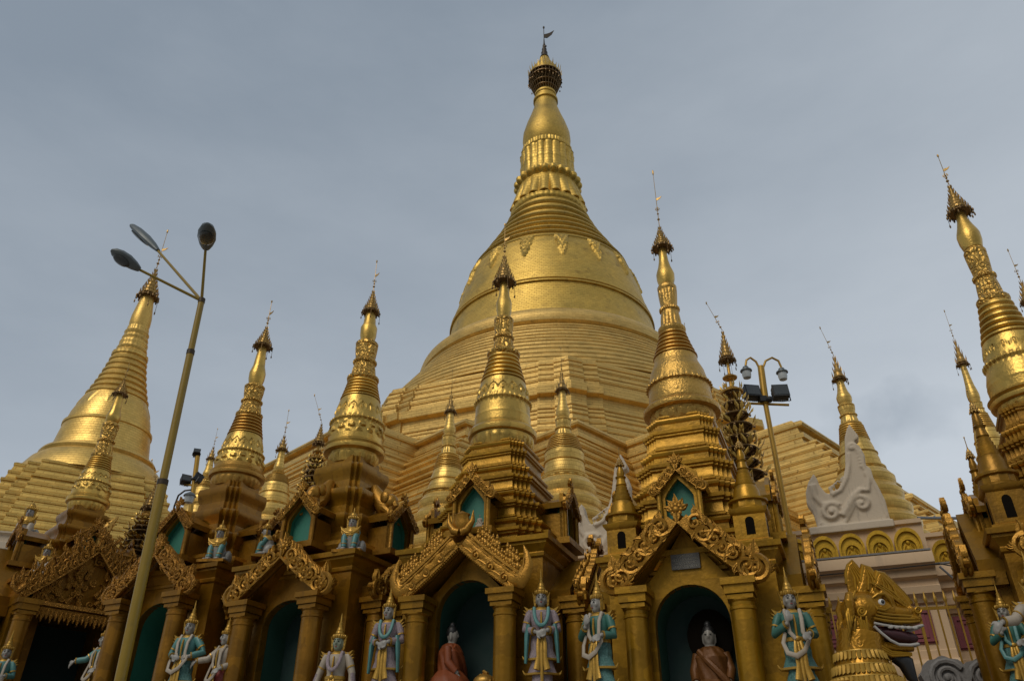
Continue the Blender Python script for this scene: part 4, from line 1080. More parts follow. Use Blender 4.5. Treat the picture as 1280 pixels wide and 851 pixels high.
# ------------------------------------------------------------------ gilded offering trees (pole hung with leaf plates)
def offering_tree(label, px, py, D, ytip, yht, yhb, ytop, ybot, wpx, group='gilded pole finials'):
    X = at(px, py, D).x
    Z = lambda y: zr(X, D, y, 1)[0]
    u = zr(X, D, (ytop + ybot) / 2, 1)[1]
    root = thing('offering_tree', label, 'ornament', (X, D, 0), 0, group)
    b = MB(); b.tube([(0, 0, 0), (0, 0, Z(ybot)), (0, 0, Z(yhb))], [.09, .06, .03], 8); b.build('pole', M['leaf_old'], root)
    b = MB()
    zt, zb = Z(ytop), Z(ybot); rn = random.Random(4)
    for (za, r_) in ((zt + .05 * (Z(yhb) - zt), wpx * u * .45), (zt + .45 * (Z(yhb) - zt), wpx * u * .3)):
        b.ell((0, 0, za), (r_, r_, r_ * .7), 12, 6); b.lathe([(r_ * 1.3, za - r_ * .2), (r_ * 1.35, za), (r_ * 1.2, za + r_ * .1)], 14)
    b.build('bulb', M['leaf_old'], root)
    n = 9
    d = MB(); l = MB()
    for k in range(n):
        z = zt + (zb - zt) * k / (n - 1); r_ = wpx * u * (.55 + .5 * (k / (n - 1)) ** .7) * rn.uniform(.85, 1.1)
        d.lathe([(r_ * .86, z - .02), (r_ * .9, z), (r_ * .86, z + .02)], 20)
        m_ = 9
        for i in range(m_):
            a = 2 * PI * i / m_ + .1 * rn.random()
            c = Vector((math.cos(a), math.sin(a), 0)); tg = Vector((-c.y, c.x, 0)); up = Vector((0, 0, 1))
            h = abs(zb - zt) / n
            if rn.random() < .22: continue
            for s_ in (-1, 0, 1):
                if rn.random() < .2: continue
                t = tg * s_ * r_ * .18; q = (c + tg * s_ * .5).normalized()
                p0 = c * r_ * .9 + Vector((0, 0, z)) + t
                tip = p0 + q * r_ * .30 + up * h * (.75 + .25 * rn.random()) + t * 1.5
                w_ = tg * r_ * .17
                l.add([p0, p0.lerp(tip, .5) + w_ + q * .01, tip, p0.lerp(tip, .5) - w_ + q * .01, p0.lerp(tip, .5) + q * .035], [(0, 1, 4), (1, 2, 4), (2, 3, 4), (3, 0, 4), (0, 3, 2, 1)])
            d.tube([c * r_ * .3 + Vector((0, 0, z - h * .5)), c * r_ * .7 + Vector((0, 0, z - h * .2)), c * r_ * .88 + Vector((0, 0, z))], .02, 4)
            d.ell(c * r_ * 1.0 + Vector((0, 0, z - h * .28)), (r_ * .09,) * 3, 5, 4)
    d.build('frame', M['hoop'], root)
    l.build('leaves', M['leaf'], root)
    umbrella(root, Z(yhb), wpx * u * .42, Z(yht), Z(ytip), lean=(-.25, 0))
    return root
offering_tree('dark framed tree of gold leaf plates behind the right turret of the largest shrine', 912, 470, 14.0, 379, 412, 448, 492, 610, 25)
offering_tree('spiky dark gold pole finial behind the left shoulder of the carved bell shrine', 392, 600, 15.5, 494, 528, 553, 575, 640, 17)
offering_tree('ornate leafy gold finial half hidden by the tall lamp post', 184, 650, 17.5, 575, 604, 634, 648, 700, 26)

# ------------------------------------------------------------------ cream base wall of the great stupa
WP = at(1162, 700, 15.0); W0 = (WP.x, WP.y, 0); WR = -R(22)
wall = thing('base_wall', 'cream rendered wall with gold arched niches and maroon panels below the great stupa', 'wall', W0, WR)
def extr(b, prof, x0, x1):
    n = len(prof)
    b.add([(x0, y, z) for y, z in prof] + [(x1, y, z) for y, z in prof],
          [tuple(range(n)), tuple(range(2 * n - 1, n - 1, -1))] + [((i + 1) % n, i, i + n, (i + 1) % n + n) for i in range(n)])
def wprof(dy, dz=0):
    P = [(-.5, 0), (-.5, 3.55), (-.56, 3.6), (-.66, 3.68), (-.70, 3.82), (-.66, 3.96), (-.56, 4.04), (-.42, 4.06), (-.42, 4.20), (-.38, 4.22), (-.38, 5.0), (-.44, 5.02), (-.48, 5.10), (-.56, 5.16), (-.58, 5.28), (-.50, 5.32), (-.50, 5.42), (-.60, 5.46), (-.60, 5.58), (-.70, 5.62), (-.76, 5.66), (-.76, 5.83), (-.74, 5.87), (-.30, 5.88), (-.30, 6.50), (-.36, 6.52), (-.36, 6.60), (-.28, 6.62), (1.6, 6.64), (1.6, 0)]
    return [(y + dy, z + dz if z > 0 else z) for y, z in P]
b = MB(); extr(b, wprof(0), -32, 0); extr(b, wprof(.9, -.05), 0.002, 16)
b.build('wall', M['wall'], wall)
b = MB()
for y0, x0, x1 in ((-.30, -32, -.02), (.6, .02, 16)): b.box(((x0 + x1) / 2, y0 - .02 - .27, 5.89 if y0 < 0 else 5.84), (x1 - x0, .34, .03))
b.build('ledge_stain', M['stone'], wall)
for i in range(13):                          # gold arched niches standing on the ledge
    if i < 7: x, y, zb = -.33 - .50 * i, -.30, 5.90
    else: x, y, zb = .36 + .50 * (i - 7), .60, 5.85
    nb = MB()
    w_, h_ = .235, .52
    A = lambda s_: [(x - w_ * s_, zb)] + [(x + q[0], q[1]) for q in arch_pts(w_ * s_, zb + h_ * .45 * s_, zb + h_ * s_, 12)] + [(x + w_ * s_, zb)]
    for s0, s1, dy in ((1.0, .86, .15), (.86, .70, .09), (.70, .56, .13), (.56, .40, .07), (.40, .26, .12), (.26, .0, .05)):
        o1, o0 = A(s0), A(max(s1, .02))
        for k in range(len(o1) - 1):
            nb.prism([o0[k], o0[k + 1], o1[k + 1], o1[k]], y - dy, y + .01)
    nb.ell((x, y - .10, zb + .10), (.06, .07, .09), 8, 6); nb.ell((x, y - .12, zb + .23), (.035, .04, .045), 8, 6)
    for s_ in (-1, 1): nb.tube([(x + s_ * .05, y - .14, zb + .2), (x + s_ * .10, y - .13, zb + .1), (x + s_ * .05, y - .15, zb + .02)], .017, 5)
    nb.build('gold_niche', M['niche_gold'], wall)
for i in range(8):                           # maroon recessed panels
    if i < 4: x, y = -.75 - 1.35 * i, -.38
    else: x, y = .66 + 1.30 * (i - 4), .52
    pb = MB(); zc = 4.62
    pb.box((x, y - .012, zc), (.98, .02, .60))
    for k, (a, c) in enumerate(((.92, .54), (.70, .40), (.48, .26))):
        for s_ in (-1, 1):
            pb.box((x + s_ * a / 2, y - .035, zc), (.05, .03, c)); pb.box((x, y - .035, zc + s_ * (c / 2 - .025)), (a - .052, .028, .05))
    pn = pb.build('panel', M['panel'], wall)
    pb = MB(); pb.box((x, y - .04, zc), (.20, .03, .09)); pb.build('vent', M['iron'], pn)
    pb = MB(); pb.box((x, y - .012, 4.30), (1.2, .018, .012))
b = MB(); b.tube([(-3.5, -.79, 5.60), (-2.2, -.79, 5.58), (-.8, -.79, 5.585), (.05, -.79, 5.60), (.9, .2, 5.62), (3, .12, 5.66), (6, .12, 5.7)], .012, 5)
b.build('cable', M['black'], wall)
b = MB(); b.tube([(.05, -.78, 5.55), (.6, -.5, 4.9), (1.3, -.1, 4.2), (1.9, .15, 3.6)], .02, 6); b.build('conduit', M['steel'], wall)
b = MB(); b.tube([(-.02, -.1, 6.68), (2.4, .9, 6.68), (5, .95, 6.68)], .03, 6)
for i in range(8): b.box((.3 + .28 * i, .05 + .1 * i, 6.71), (.03, .03, .05))
b.build('gutter_pipe', M['steel'], wall)
b = MB(); b.box((1.05, .56, 6.35), (.10, .12, .12)); b.lathe([(.05, 6.3), (.045, 6.2)], 10, c=(1.05, .5, 0)); b.build('outlet_box', M['black'], wall)

def flame_ornament(label, px, py, Y, sc, flip=1):
    p = at(px, py, Y)
    o = thing('flame_ornament', label, 'ornament', (p.x, p.y, 6.62), WR, 'white stucco flames on the base wall')
    ax = lambda zy: 280 + (zy - 475) * .232
    pts = [(150, 478), (128, 410), (100, 372), (94, 325), (104, 285), (125, 252), (140, 275), (152, 305), (178, 338), (205, 346), (232, 325), (250, 285), (258, 240), (256, 180), (254, 120), (262, 85), (273, 62), (290, 88), (312, 118), (312, 132), (290, 138), (318, 165), (338, 205), (342, 245), (362, 262), (372, 300), (395, 345), (418, 395), (438, 478)]
    c = lambda zx, zy: ((zx - ax(zy)) * sc * flip, (478 - zy) * sc * 1.10)
    P = [c(*q) for q in pts]
    if flip < 0: P = P[::-1]
    b = MB(); b.prism(P[::-1], -.10, .16)
    b.box((0, .03, -.06), (1.15 * sc * 290, .5, .16))
    def rel(path, rad, y=-.10):
        q = [c(*k) for k in path]
        n = len(q); b.tube([(x, y, z) for x, z in q], [rad * (1.0 - .5 * i / (n - 1)) for i in range(n)], 8)
    def sp_(zx, zy, r, s0, turns=1.4, a0=0):
        x, z = c(zx, zy); spiral(b, (x, z), r * sc, -.12, turns, s0 * flip, a0, r * sc * .24, 8)
    sp_(205, 420, 42, 1, 1.5, .6); sp_(325, 400, 36, -1, 1.4, 2.6); sp_(285, 165, 18, 1, 1.3, 0)
    rel([(120, 300), (135, 350), (165, 385), (215, 385), (240, 410)], 17 * sc)
    rel([(250, 440), (275, 400), (290, 370), (320, 345), (350, 350), (352, 300), (340, 275)], 18 * sc)
    rel([(160, 460), (200, 478), (255, 470), (285, 420), (310, 372)], 14 * sc)
    rel([(205, 350), (240, 335), (265, 290), (275, 235), (272, 190)], 11 * sc)
    rel([(300, 170), (328, 215), (335, 260), (365, 300), (395, 370), (425, 460)], 10 * sc)
    for i in range(7): rel([(190 + 9 * i, 318 - 6 * i ), (200 + 9 * i, 345 - 9 * i)], 5 * sc, -.115)
    for i in range(5): rel([(305 + 4 * i, 195 + 14 * i), (325 + 3 * i, 188 + 14 * i)], 6 * sc, -.115)
    body = b.build('flame', M['white'], o)
    remesh(body, .022, 2)
    return o
flame_ornament('large white stucco flame scroll on the wall corner, above the dragon lion head', 1062, 652, 15.3, .0047)
flame_ornament('white stucco flame scroll glimpsed between the central shrine and a corner turret', 760, 690, 17.6, .0053)

# ------------------------------------------------------------------ gold railing
FP = at(1120, 750, 12.6)
fence = thing('railing', 'gold spear topped railing behind the dragon lion head', 'railing', (FP.x, FP.y, 0), -R(15))
zt = FP.z
b = MB(); b.box((0, .1, 1.45), (4.6, .5, 2.9)); b.build('plinth', M['stone'], fence)
b = MB()
for z in (zt - .14, zt - 1.25): b.box((0, .02, z), (4.5, .03, .045))
b.build('rail', M['picket'], fence)
for i in range(33):
    x = -2.24 + .14 * i
    b = MB(); post = i % 8 == 2
    w_ = .022 if not post else .04
    b.box((x, 0, (2.9 + zt - .06) / 2), (w_, w_, zt - .06 - 2.9))
    b.lathe([(.012, zt - .07), (.03, zt - .03), (.022, zt + .02), (.004, zt + .11)], 8, c=(x, 0, 0))
    b.build('picket', M['picket'], fence)
b = MB(); b.box((0, 0, 0), (.1, .1, .1))
p = at(1012, 822, 12.2); s_ = thing('plastic_bag', 'crumpled white plastic bag on the ledge before the railing', 'bag', (p.x, p.y, 2.9))
b = MB(); rn = random.Random(2)
for i in range(7): b.ell((rn.uniform(-.12, .12), rn.uniform(-.08, .08), .15 + rn.uniform(0, .35)), (rn.uniform(.08, .16), .1, rn.uniform(.09, .2)), 8, 6)
bo = b.build('bag', M['bag'], s_); remesh(bo, .03, 2)
for px, r_, lb in ((1181, .26, 'grey carved scroll stone beside the dragon lion chest'), (1228, .24, 'grey carved scroll stone against the foot of the railing, near the right shrine')):
    p = at(px, 845, 11.2); o = thing('carved_stone', lb, 'stone', (p.x, p.y, 0), -R(15), 'grey carved stones by the railing')
    zc = p.z - .03
    b = MB(); b.box((0, .05, (zc - .1) / 2), (.62, .34, zc - .1))
    b.build('block', M['stone'], o)
    b = MB(); pts = [(r_ * 1.15 * (1 + .05 * math.sin(9 * i * 2 * PI / 40)) * math.cos(i * 2 * PI / 40), zc + r_ * (1 + .05 * math.sin(9 * i * 2 * PI / 40)) * math.sin(i * 2 * PI / 40)) for i in range(40)]
    b.prism(pts, -.12, .12); spiral(b, (0, zc), r_ * .85, -.13, 2.2, 1, .5, .035, 7)
    b.build('scroll', M['stone'], o)

# ------------------------------------------------------------------ triple headed lamp post
def lamp_head(b, c, dirv, L=.42):
    dirv = Vector(dirv).normalized(); side = dirv.cross(Vector((0, 0, 1))).normalized(); up = side.cross(dirv)
    prof = [(0, .035), (.06, .05), (.2, .075), (.45, .10), (.7, .095), (.9, .065), (1.0, .02)]
    vs_ = []; n = 14
    for t, r_ in prof:
        for k in range(n):
            a = 2 * PI * k / n
            vs_.append(Vector(c) + dirv * t * L + side * math.cos(a) * r_ * .88 + up * math.sin(a) * r_ * (.62 if math.sin(a) > 0 else .42))
    fs_ = [(i * n + k, i * n + (k + 1) % n, (i + 1) * n + (k + 1) % n, (i + 1) * n + k) for i in range(len(prof) - 1) for k in range(n)]
    fs_ += [tuple(range(n))[::-1], tuple((len(prof) - 1) * n + k for k in range(n))]
    b.add(vs_, fs_)
    return Vector(c) + dirv * L * .58 - up * .036, side, up, dirv
top = at(252, 376, 6.6); bot = at(150, 851, 6.6)
sl_ = (top - bot) / (top.z - bot.z); foot = bot - sl_ * bot.z
lp = thing('street_lamp', 'tall mustard yellow lamp post with three grey lamp heads', 'street lamp', foot)
tl = top - foot
b = MB()
for t0, t1, r_ in ((0, .40, .056), (.40, .68, .044), (.68, .90, .035), (.90, 1.0, .03)):
    b.tube([tl * t0, tl * t1], r_, 16)
b.build('pole', M['lamp_y'], lp)
b = MB()
for t, r_ in ((.40, .059), (.68, .047), (.90, .038), (1.0, .034)): b.tube([tl * (t - .004), tl * (t + .004)], r_, 16)
b.build('joint_band', M['iron'], lp)
for (ax_, ay, aY), (hx, hy, hY), lab in (((197, 313, 6.95), (163, 281, 7.15), None), ((257, 311, 6.35), (260, 279, 5.75), None), ((174, 337, 6.3), (138, 312, 6.1), None)):
    p0, p1 = at(ax_, ay, aY) - foot, at(hx, hy, hY) - foot
    b = MB(); b.tube([tl, tl.lerp(p0, .5), p0], [.016, .015, .014], 8); arm = b.build('arm', M['lamp_y'], lp)
    b = MB(); dv = p1 - p0; L = dv.length
    c, side, up, dv = lamp_head(b, p0 - dv * .02, dv, L)
    hd = b.build('lamp_head', M['lamp_g'], arm)
    b = MB(); rot = Matrix((dv, side, up)).transposed(); b.ell(c, (L * .27, .075, .02), 16, 8, rot=rot); b.build('lens', M['lens'], arm)

# ------------------------------------------------------------------ twin lantern post with floodlights
D2 = 14.5
base = at(985, 655, D2); foot = Vector((base.x, base.y, 0))
tp = at(957, 464, D2)
pl_ = thing('lantern_post', 'gold post with two curled lantern arms and two black floodlights on a crossbar', 'lamp post', foot)
loc = lambda px, py, dY=0: at(px, py, D2 + dY) - foot
b = MB(); b.tube([(0, 0, 0), loc(985, 655), loc(957, 505)], .052, 12); b.tube([loc(957, 505), loc(951, 458)], [.075, .07], 12); b.build('pole', M['picket'], pl_)
for pts, lan in (([(950, 462), (945, 452), (938, 447), (933, 450), (932, 457)], (933, 466)), ([(953, 462), (957, 451), (965, 447), (973, 451), (977, 460)], (978, 468))):
    b = MB(); b.tube([loc(*q) for q in pts], .024, 8); arm = b.build('arm', M['picket'], pl_)
    c = loc(*lan)
    b = MB(); b.lathe([(.125, .04), (.12, .065), (.07, .10), (.06, .14), (.03, .16)], 16, c=c)
    b.build('lantern_cap', M['lamp_g'], arm)
    b = MB(); b.lathe([(.04, -.14), (.08, -.12), (.095, -.04), (.09, .05)], 16, c=c); b.build('lantern_glass', M['glass'], arm)
b = MB(); b.tube([loc(936, 504), loc(986, 506)], .03, 6); b.build('crossbar', M['picket'], pl_)
def flood(parent, c, w_, h_, rz, tilt, m='black'):
    b = MB(); b.T = Matrix.Translation(c) @ Matrix.Rotation(rz, 4, 'Z') @ Matrix.Rotation(tilt, 4, 'X')
    b.box((0, 0, 0), (w_, .16, h_), taper=1); b.box((0, -.085, 0), (w_ * 1.06, .03, h_ * 1.06))
    for i in range(7): b.box((-w_ * .42 + i * w_ * .14, .10, 0), (.015, .06, h_ * .9))
    for s_ in (-1, 1): b.tube([(s_ * w_ * .56, 0, 0), (s_ * w_ * .56, 0, -h_ * .75), (0, 0, -h_ * .8)], .015, 4)
    f_ = b.build('floodlight', M[m], parent)
    q = MB(); q.T = b.T; q.box((0, -.105, 0), (w_ * .9, .008, h_ * .86)); q.build('lens', M['lens'], f_)
flood(pl_, loc(939, 491), .31, .27, R(8), R(-12)); flood(pl_, loc(975, 491), .31, .28, R(-6), R(-12))
b = MB(); b.box(loc(953, 500), (.14, .2, .12)); b.ell(loc(962, 499, -.1), (.07, .08, .07), 10, 8); b.build('ballast_box', M['black'], pl_)

D3 = 20.0
base = at(238, 640, D3); foot = Vector((base.x, base.y, 0))
fp = thing('floodlight_pole', 'small yellow pole carrying three dark floodlights, above the green niche at the left', 'floodlight', foot)
loc = lambda px, py, dY=0: at(px, py, D3 + dY) - foot
b = MB(); b.tube([(0, 0, 0), loc(238, 640), loc(247, 570)], .065, 10); b.tube([loc(241, 606), loc(230, 606)], .03, 6); b.build('pole', M['picket'], fp)
flood(fp, loc(246, 566), .17, .14, R(20), R(-25)); flood(fp, loc(232, 600), .24, .22, R(35), R(-25)); flood(fp, loc(247, 597), .18, .22, R(-50), R(-20))
D4 = 18.0
base = at(211, 664, D4); foot = Vector((base.x, base.y, 0))
fp = thing('lantern_pole', 'thin dark hooked pole with one hanging lantern, left of the green niche', 'lamp post', foot)
loc = lambda px, py, dY=0: at(px, py, D4 + dY) - foot
b = MB(); b.tube([(0, 0, 0), loc(211, 664), loc(218, 632), loc(223, 619), loc(231, 613), loc(239, 612)], .022, 8); b.build('pole', M['iron'], fp)
c = loc(237, 621)
b = MB(); b.lathe([(.15, .02), (.13, .06), (.07, .1), (.02, .13)], 14, c=c); b.build('lantern_cap', M['lamp_g'], fp)
b = MB(); b.lathe([(.05, -.16), (.10, -.14), (.12, .03)], 14, c=c); b.build('lantern_glass', M['glass'], fp)
# ------------------------------------------------------------------ statues
def hand(b, w_, d, s=1.0, curl=.5, side=1):
    """palm and five fingers from the wrist w_ along d"""
    w_ = Vector(w_); d = Vector(d).normalized()
    sd = d.cross(Vector((0, -1, .2))).normalized(); nrm = sd.cross(d).normalized()
    b.ell(w_ + d * .05 * s, (.042 * s, .022 * s, .05 * s), 8, 6, rot=Matrix((sd, nrm, d)).transposed())
    for i in range(4):
        o = (i - 1.5) * .021 * s; L = (.062, .074, .07, .055)[i] * s
        p0 = w_ + d * .085 * s + sd * o
        p1 = p0 + d * L * .5 + nrm * (-curl * .02 * s); p2 = p1 + d * L * .45 + nrm * (-curl * .05 * s)
        b.tube([p0 - d * .03 * s, p0, p1, p2], [.011 * s, .0115 * s, .0105 * s, .008 * s], 6)
    p0 = w_ + d * .03 * s - sd * side * .035 * s
    b.tube([p0, p0 + (d * .8 - sd * side * .8) * .035 * s, p0 + (d * 1.0 - sd * side * .35) * .08 * s], [.014 * s, .013 * s, .009 * s], 6)

POSES = {  # per side (viewer left = -1, viewer right = +1): elbow, wrist, hand direction
    'clasp': {-1: ((-.265, -.02, .99), (-.085, -.20, .93), (1, -.25, -.35)), 1: ((.265, -.02, .99), (.09, -.21, .95), (-1, -.2, -.3))},
    'bless': {-1: ((-.285, -.05, 1.0), (-.10, -.20, 1.10), (.15, -.1, 1)), 1: ((.27, -.02, .98), (.16, -.20, .97), (-.5, -.6, -.3))},
    'akimbo': {-1: ((-.27, -.03, 1.0), (-.12, -.19, .95), (.9, -.2, -.2)), 1: ((.36, .0, 1.02), (.17, -.14, .95), (-1, -.2, -.1))},
    'reach': {-1: ((-.31, -.12, 1.08), (-.47, -.26, 1.05), (-.8, -.3, -.7)), 1: ((.27, .0, .98), (.20, -.18, .90), (-.4, -.6, -.3))},
    'hang': {-1: ((-.29, .0, .99), (-.33, -.07, .77), (-.05, -.15, -1)), 1: ((.29, .0, .99), (.33, -.07, .77), (.05, -.15, -1))}}

def head_parts(root, c, s, skin, crown, tall=1.0, body=None):
    cx, cy, cz = c
    b = MB()
    for q in (-1, 1):
        b.ell((cx + q * .036 * s, cy - .090 * s, cz + .012 * s), (.020 * s, .010 * s, .0075 * s), 8, 5)
        b.tube([(cx + q * .012 * s, cy - .098 * s, cz + .032 * s), (cx + q * .036 * s, cy - .094 * s, cz + .043 * s), (cx + q * .062 * s, cy - .078 * s, cz + .034 * s)], .0045 * s, 4)
    b.build('eyes', M['black'], root)
    b = MB(); b.ell((cx, cy - .096 * s, cz - .058 * s), (.022 * s, .008 * s, .008 * s), 8, 5); b.build('lips', M['lip'], root)
    b = MB()
    b.lathe([(.094 * s, 0), (.101 * s, .012 * s), (.101 * s, .028 * s), (.088 * s, .033 * s), (.084 * s, .06 * s), (.089 * s, .066 * s), (.074 * s, .075 * s), (.066 * s, .105 * s), (.070 * s, .112 * s), (.055 * s, .12 * s), (.046 * s, .155 * s * tall), (.049 * s, .162 * s * tall), (.033 * s, .17 * s * tall), (.03 * s, .215 * s * tall), (.032 * s, .222 * s * tall), (.016 * s, .235 * s * tall), (.013 * s, .30 * s * tall), (.003 * s, .36 * s * tall)], 20, c=(cx, cy + .012 * s, cz + .055 * s))
    for q in (-1, 1):
        for i in range(3):
            pts = [(.085, .05 - .05 * i), (.115, .045 - .05 * i), (.15 - .01 * i, .10 - .045 * i), (.12, .02 - .05 * i), (.10, -.01 - .05 * i)]
            pp = [(cx + q * x * s, cz + z * s) for x, z in pts]
            b.prism(pp if q < 0 else pp[::-1], cy - .012 * s, cy + .02 * s)
    for i in range(9):
        a = PI + PI * i / 8
        b.ell((cx + .105 * s * math.cos(a), cy + .012 * s + .105 * s * math.sin(a), cz + .085 * s), (.014 * s, .012 * s, .028 * s), 6, 5)
    b.build('crown', M[crown], root)

def statue(label, px, ytip, Y, s, rz, pose, tunic, scarf, skirt, skin='skin', zf=2.6, turn=0, scarf_style='U', group='standing deity statues'):
    p = at(px, ytip, Y); H = 1.81 * s
    H *= .95; fz = p.z - H
    root = thing('deity_statue', label, 'statue', (p.x, p.y, max(fz, .2)), rz, group); root.scale = (.80, .86, .95)
    if fz > zf + .03:
        b = MB(); ph = (fz - zf) / .95
        b.sweep(SQ, [(.26, -ph), (.26, -ph * .75), (.22, -ph * .7), (.22, -ph * .25), (.26, -ph * .2), (.26, 0)]); b.build('pedestal', M['paint'], root)
    S_ = Matrix.Scale(s, 4)
    b = MB(); b.T = S_                               # the body: one continuous surface
    hc = Vector((0, -.015, 1.395))
    Rt = Matrix.Translation(hc) @ Matrix.Rotation(turn, 4, 'Z') @ Matrix.Translation(-hc)
    b.T = S_ @ Rt
    b.ell(hc, (.086, .098, .118), 16, 12); b.ell(hc + Vector((0, -.035, -.062)), (.056, .058, .056), 12, 8)
    b.tube([hc + Vector((0, -.088, .03)), hc + Vector((0, -.108, -.018)), hc + Vector((0, -.094, -.03))], [.013, .018, .014], 8)
    for q in (-1, 1):
        b.ell(hc + Vector((q * .088, .01, -.02)), (.014, .026, .055), 8, 6); b.ell(hc + Vector((q * .05, -.058, -.022)), (.03, .03, .03), 8, 6)
    b.T = S_
    b.tube([(0, .01, 1.20), (0, .0, 1.28), (0, -.01, 1.36)], [.075, .052, .052], 12)
    b.tube([(0, .01, .72), (0, .005, .88), (0, 0, .96), (0, .0, 1.10), (0, .005, 1.20), (0, .01, 1.25)], [.15, .145, .125, .155, .15, .09], 16, flat=(1.08, .72, 1))
    b.tube([(-.19, .01, 1.205), (0, .01, 1.225), (.19, .01, 1.205)], [.058, .075, .058], 10)
    for q in (-1, 1):
        el, wr, hd = POSES[pose][q]
        b.tube([(q * .185, .01, 1.21), Vector((q * .185, .01, 1.21)).lerp(Vector(el), .5), el, Vector(el).lerp(Vector(wr), .5), wr], [.056, .05, .042, .038, .027], 10)
        hand(b, wr, hd, 1.0, .5, q)
        b.tube([(q * .085, 0, .80), (q * .09, -.01, .45), (q * .085, 0, .08)], [.09, .065, .045], 10)
        b.ell((q * .085, -.06, .035), (.042, .10, .033), 10, 6)
    bd = b.build('body', M[skin], root); remesh(bd, .0105 * s, 2)
    head_root = bpy.data.objects.new('head_parts', None)
    COL.objects.link(head_root); bpy.data.objects.remove(head_root)
    tmp = []
    pre = set(bpy.data.objects)
    head_parts(root, hc * s, s, skin, 'trim')
    for o in set(bpy.data.objects) - pre:
        o.data.transform(Matrix.Translation(hc * s) @ Matrix.Rotation(turn, 4, 'Z') @ Matrix.Translation(-hc * s))
    # tunic and sleeves
    b = MB(); b.T = S_
    b.lathe(fine([(.172, .86), (.158, .94), (.15, .99), (.178, 1.10), (.182, 1.17), (.165, 1.225), (.10, 1.262), (.066, 1.285)], 3), 28, c=(0, .006, 0), sy=.76)
    for q in (-1, 1):
        el, wr, hd = [Vector(v) for v in POSES[pose][q]]
        b.tube([(q * .13, .01, 1.215), (q * .19, .01, 1.215), Vector((q * .19, .01, 1.215)).lerp(el, .5), el, el.lerp(wr, .55), el.lerp(wr, .86)], [.06, .072, .064, .056, .052, .045], 12)
    b.build('tunic', M[tunic], root)
    # skirt in flared tiers
    b = MB(); b.T = S_
    b.lathe(fine([(.165, .93), (.185, .80), (.17, .55), (.155, .25), (.165, .10), (.20, .03)][::-1], 4), 32, sy=.78, mod=lambda a, t, r, z: .006 * math.sin(a * 13))
    def wing(k): return lambda a, t, r, z: (.055 * abs(math.cos(a)) ** 10 + .004 * math.sin(a * 14)) * (1 - t) * k
    for z0, z1, r0, r1 in ((.60, .74, .215, .178), (.42, .58, .21, .17), (.10, .36, .225, .16)):
        b.lathe(fine([(r0, z0), (r0 * .95, z0 + .03), (r1, z1)], 3), 40, sy=.78, mod=wing(1))
    sk = b.build('skirt', M[skirt], root)
    b = MB(); b.T = S_
    for z0, r0 in ((.60, .218), (.42, .214), (.10, .23)):
        b.lathe([(r0 * .98, z0 - .012), (r0 * 1.02, z0 - .008), (r0 * 1.02, z0 + .014), (r0 * .97, z0 + .018)], 40, sy=.78, mod=lambda a, t, r, z: .055 * abs(math.cos(a)) ** 10)
        for q in (-1, 1): b.tube([(q * (r0 + .04), 0, z0), (q * (r0 + .075), -.01, z0 + .02), (q * (r0 + .095), -.01, z0 + .055)], [.022, .016, .004], 6)
    b.lathe([(.17, .90), (.178, .905), (.178, .945), (.165, .95)], 28, sy=.80)
    for q in (-1, 1):                              # sash tails
        b.tube([(q * .03, -.145, .92), (q * .055, -.185, .78), (q * .05, -.18, .62), (q * .085, -.20, .46)], [.022, .03, .034, .05], 8, flat=(1, .3, 1))
    b.ell((0, -.15, .925), (.05, .03, .035), 10, 6)
    b.tube([(0, -.15, .9), (0, -.19, .7), (0, -.185, .30)], [.018, .026, .024], 8, flat=(1, .35, 1))
    for q in (-1, 1):                              # shoulder flames, arm bands
        for i in range(3):
            pts = [(.14 + .02 * i, 1.275 - .03 * i), (.20 + .02 * i, 1.255 - .03 * i), (.285 + .012 * i, 1.29 - .045 * i), (.235, 1.225 - .035 * i), (.17, 1.23 - .03 * i)]
            pp = [(q * x, z) for x, z in pts]
            b.prism(pp if q < 0 else pp[::-1], -.05 + .015 * i, .05 - .01 * i)
        el, wr, hd = [Vector(v) for v in POSES[pose][q]]
        for t in (.78, .84): b.tube([el.lerp(wr, t - .02), el.lerp(wr, t + .02)], .054, 10)
        t0 = Vector((q * .19, .01, 1.215)); b.tube([t0.lerp(el, .62), t0.lerp(el, .70)], .069, 10)
    b.lathe([(.135, 1.215), (.125, 1.24), (.09, 1.27), (.072, 1.285)], 28, sy=.85)
    b.tube([(0, -.135, 1.20), (0, -.15, 1.08), (0, -.135, .96)], [.014, .018, .014], 6)
    b.build('gilt_trim', M['trim'], root)
    b = MB(); b.T = S_
    if scarf_style == 'U':
        for off, rr in ((0, .024), ):
            pts = []
            for i in range(17):
                t = i / 16; a = PI * t
                pts.append((-.115 * math.cos(a), -.085 - .085 * math.sin(a) ** .6, 1.255 - .235 * math.sin(a) ** .8))
            b.tube([(-.12, .06, 1.25)] + pts + [(.12, .06, 1.25)], .028, 8, flat=(1, .7, 1))
        for q in (-1, 1):
            el, wr, hd = [Vector(v) for v in POSES[pose][q]]
            m_ = el.lerp(wr, .35)
            b.tube([m_ + Vector((0, .02, .06)), m_ + Vector((q * .03, -.01, -.06)), m_ + Vector((q * .045, 0, -.25)), m_ + Vector((q * .055, 0, -.42))], [.06, .062, .045, .035], 10, flat=(.7, 1, 1))
    else:
        for q in (-1, 1):
            b.tube([(q * .10, .07, 1.255), (q * .105, -.07, 1.262), (q * .10, -.14, 1.15), (q * .09, -.145, 1.0), (q * .075 + .05, -.165, .92)], [.026, .028, .03, .03, .026], 8, flat=(1, .6, 1))
        pts = [(-.15, -.12, 1.0), (-.20, -.13, .88), (-.17, -.185, .76), (-.06, -.215, .72), (.06, -.205, .78), (.15, -.17, .90), (.16, -.16, .96)]
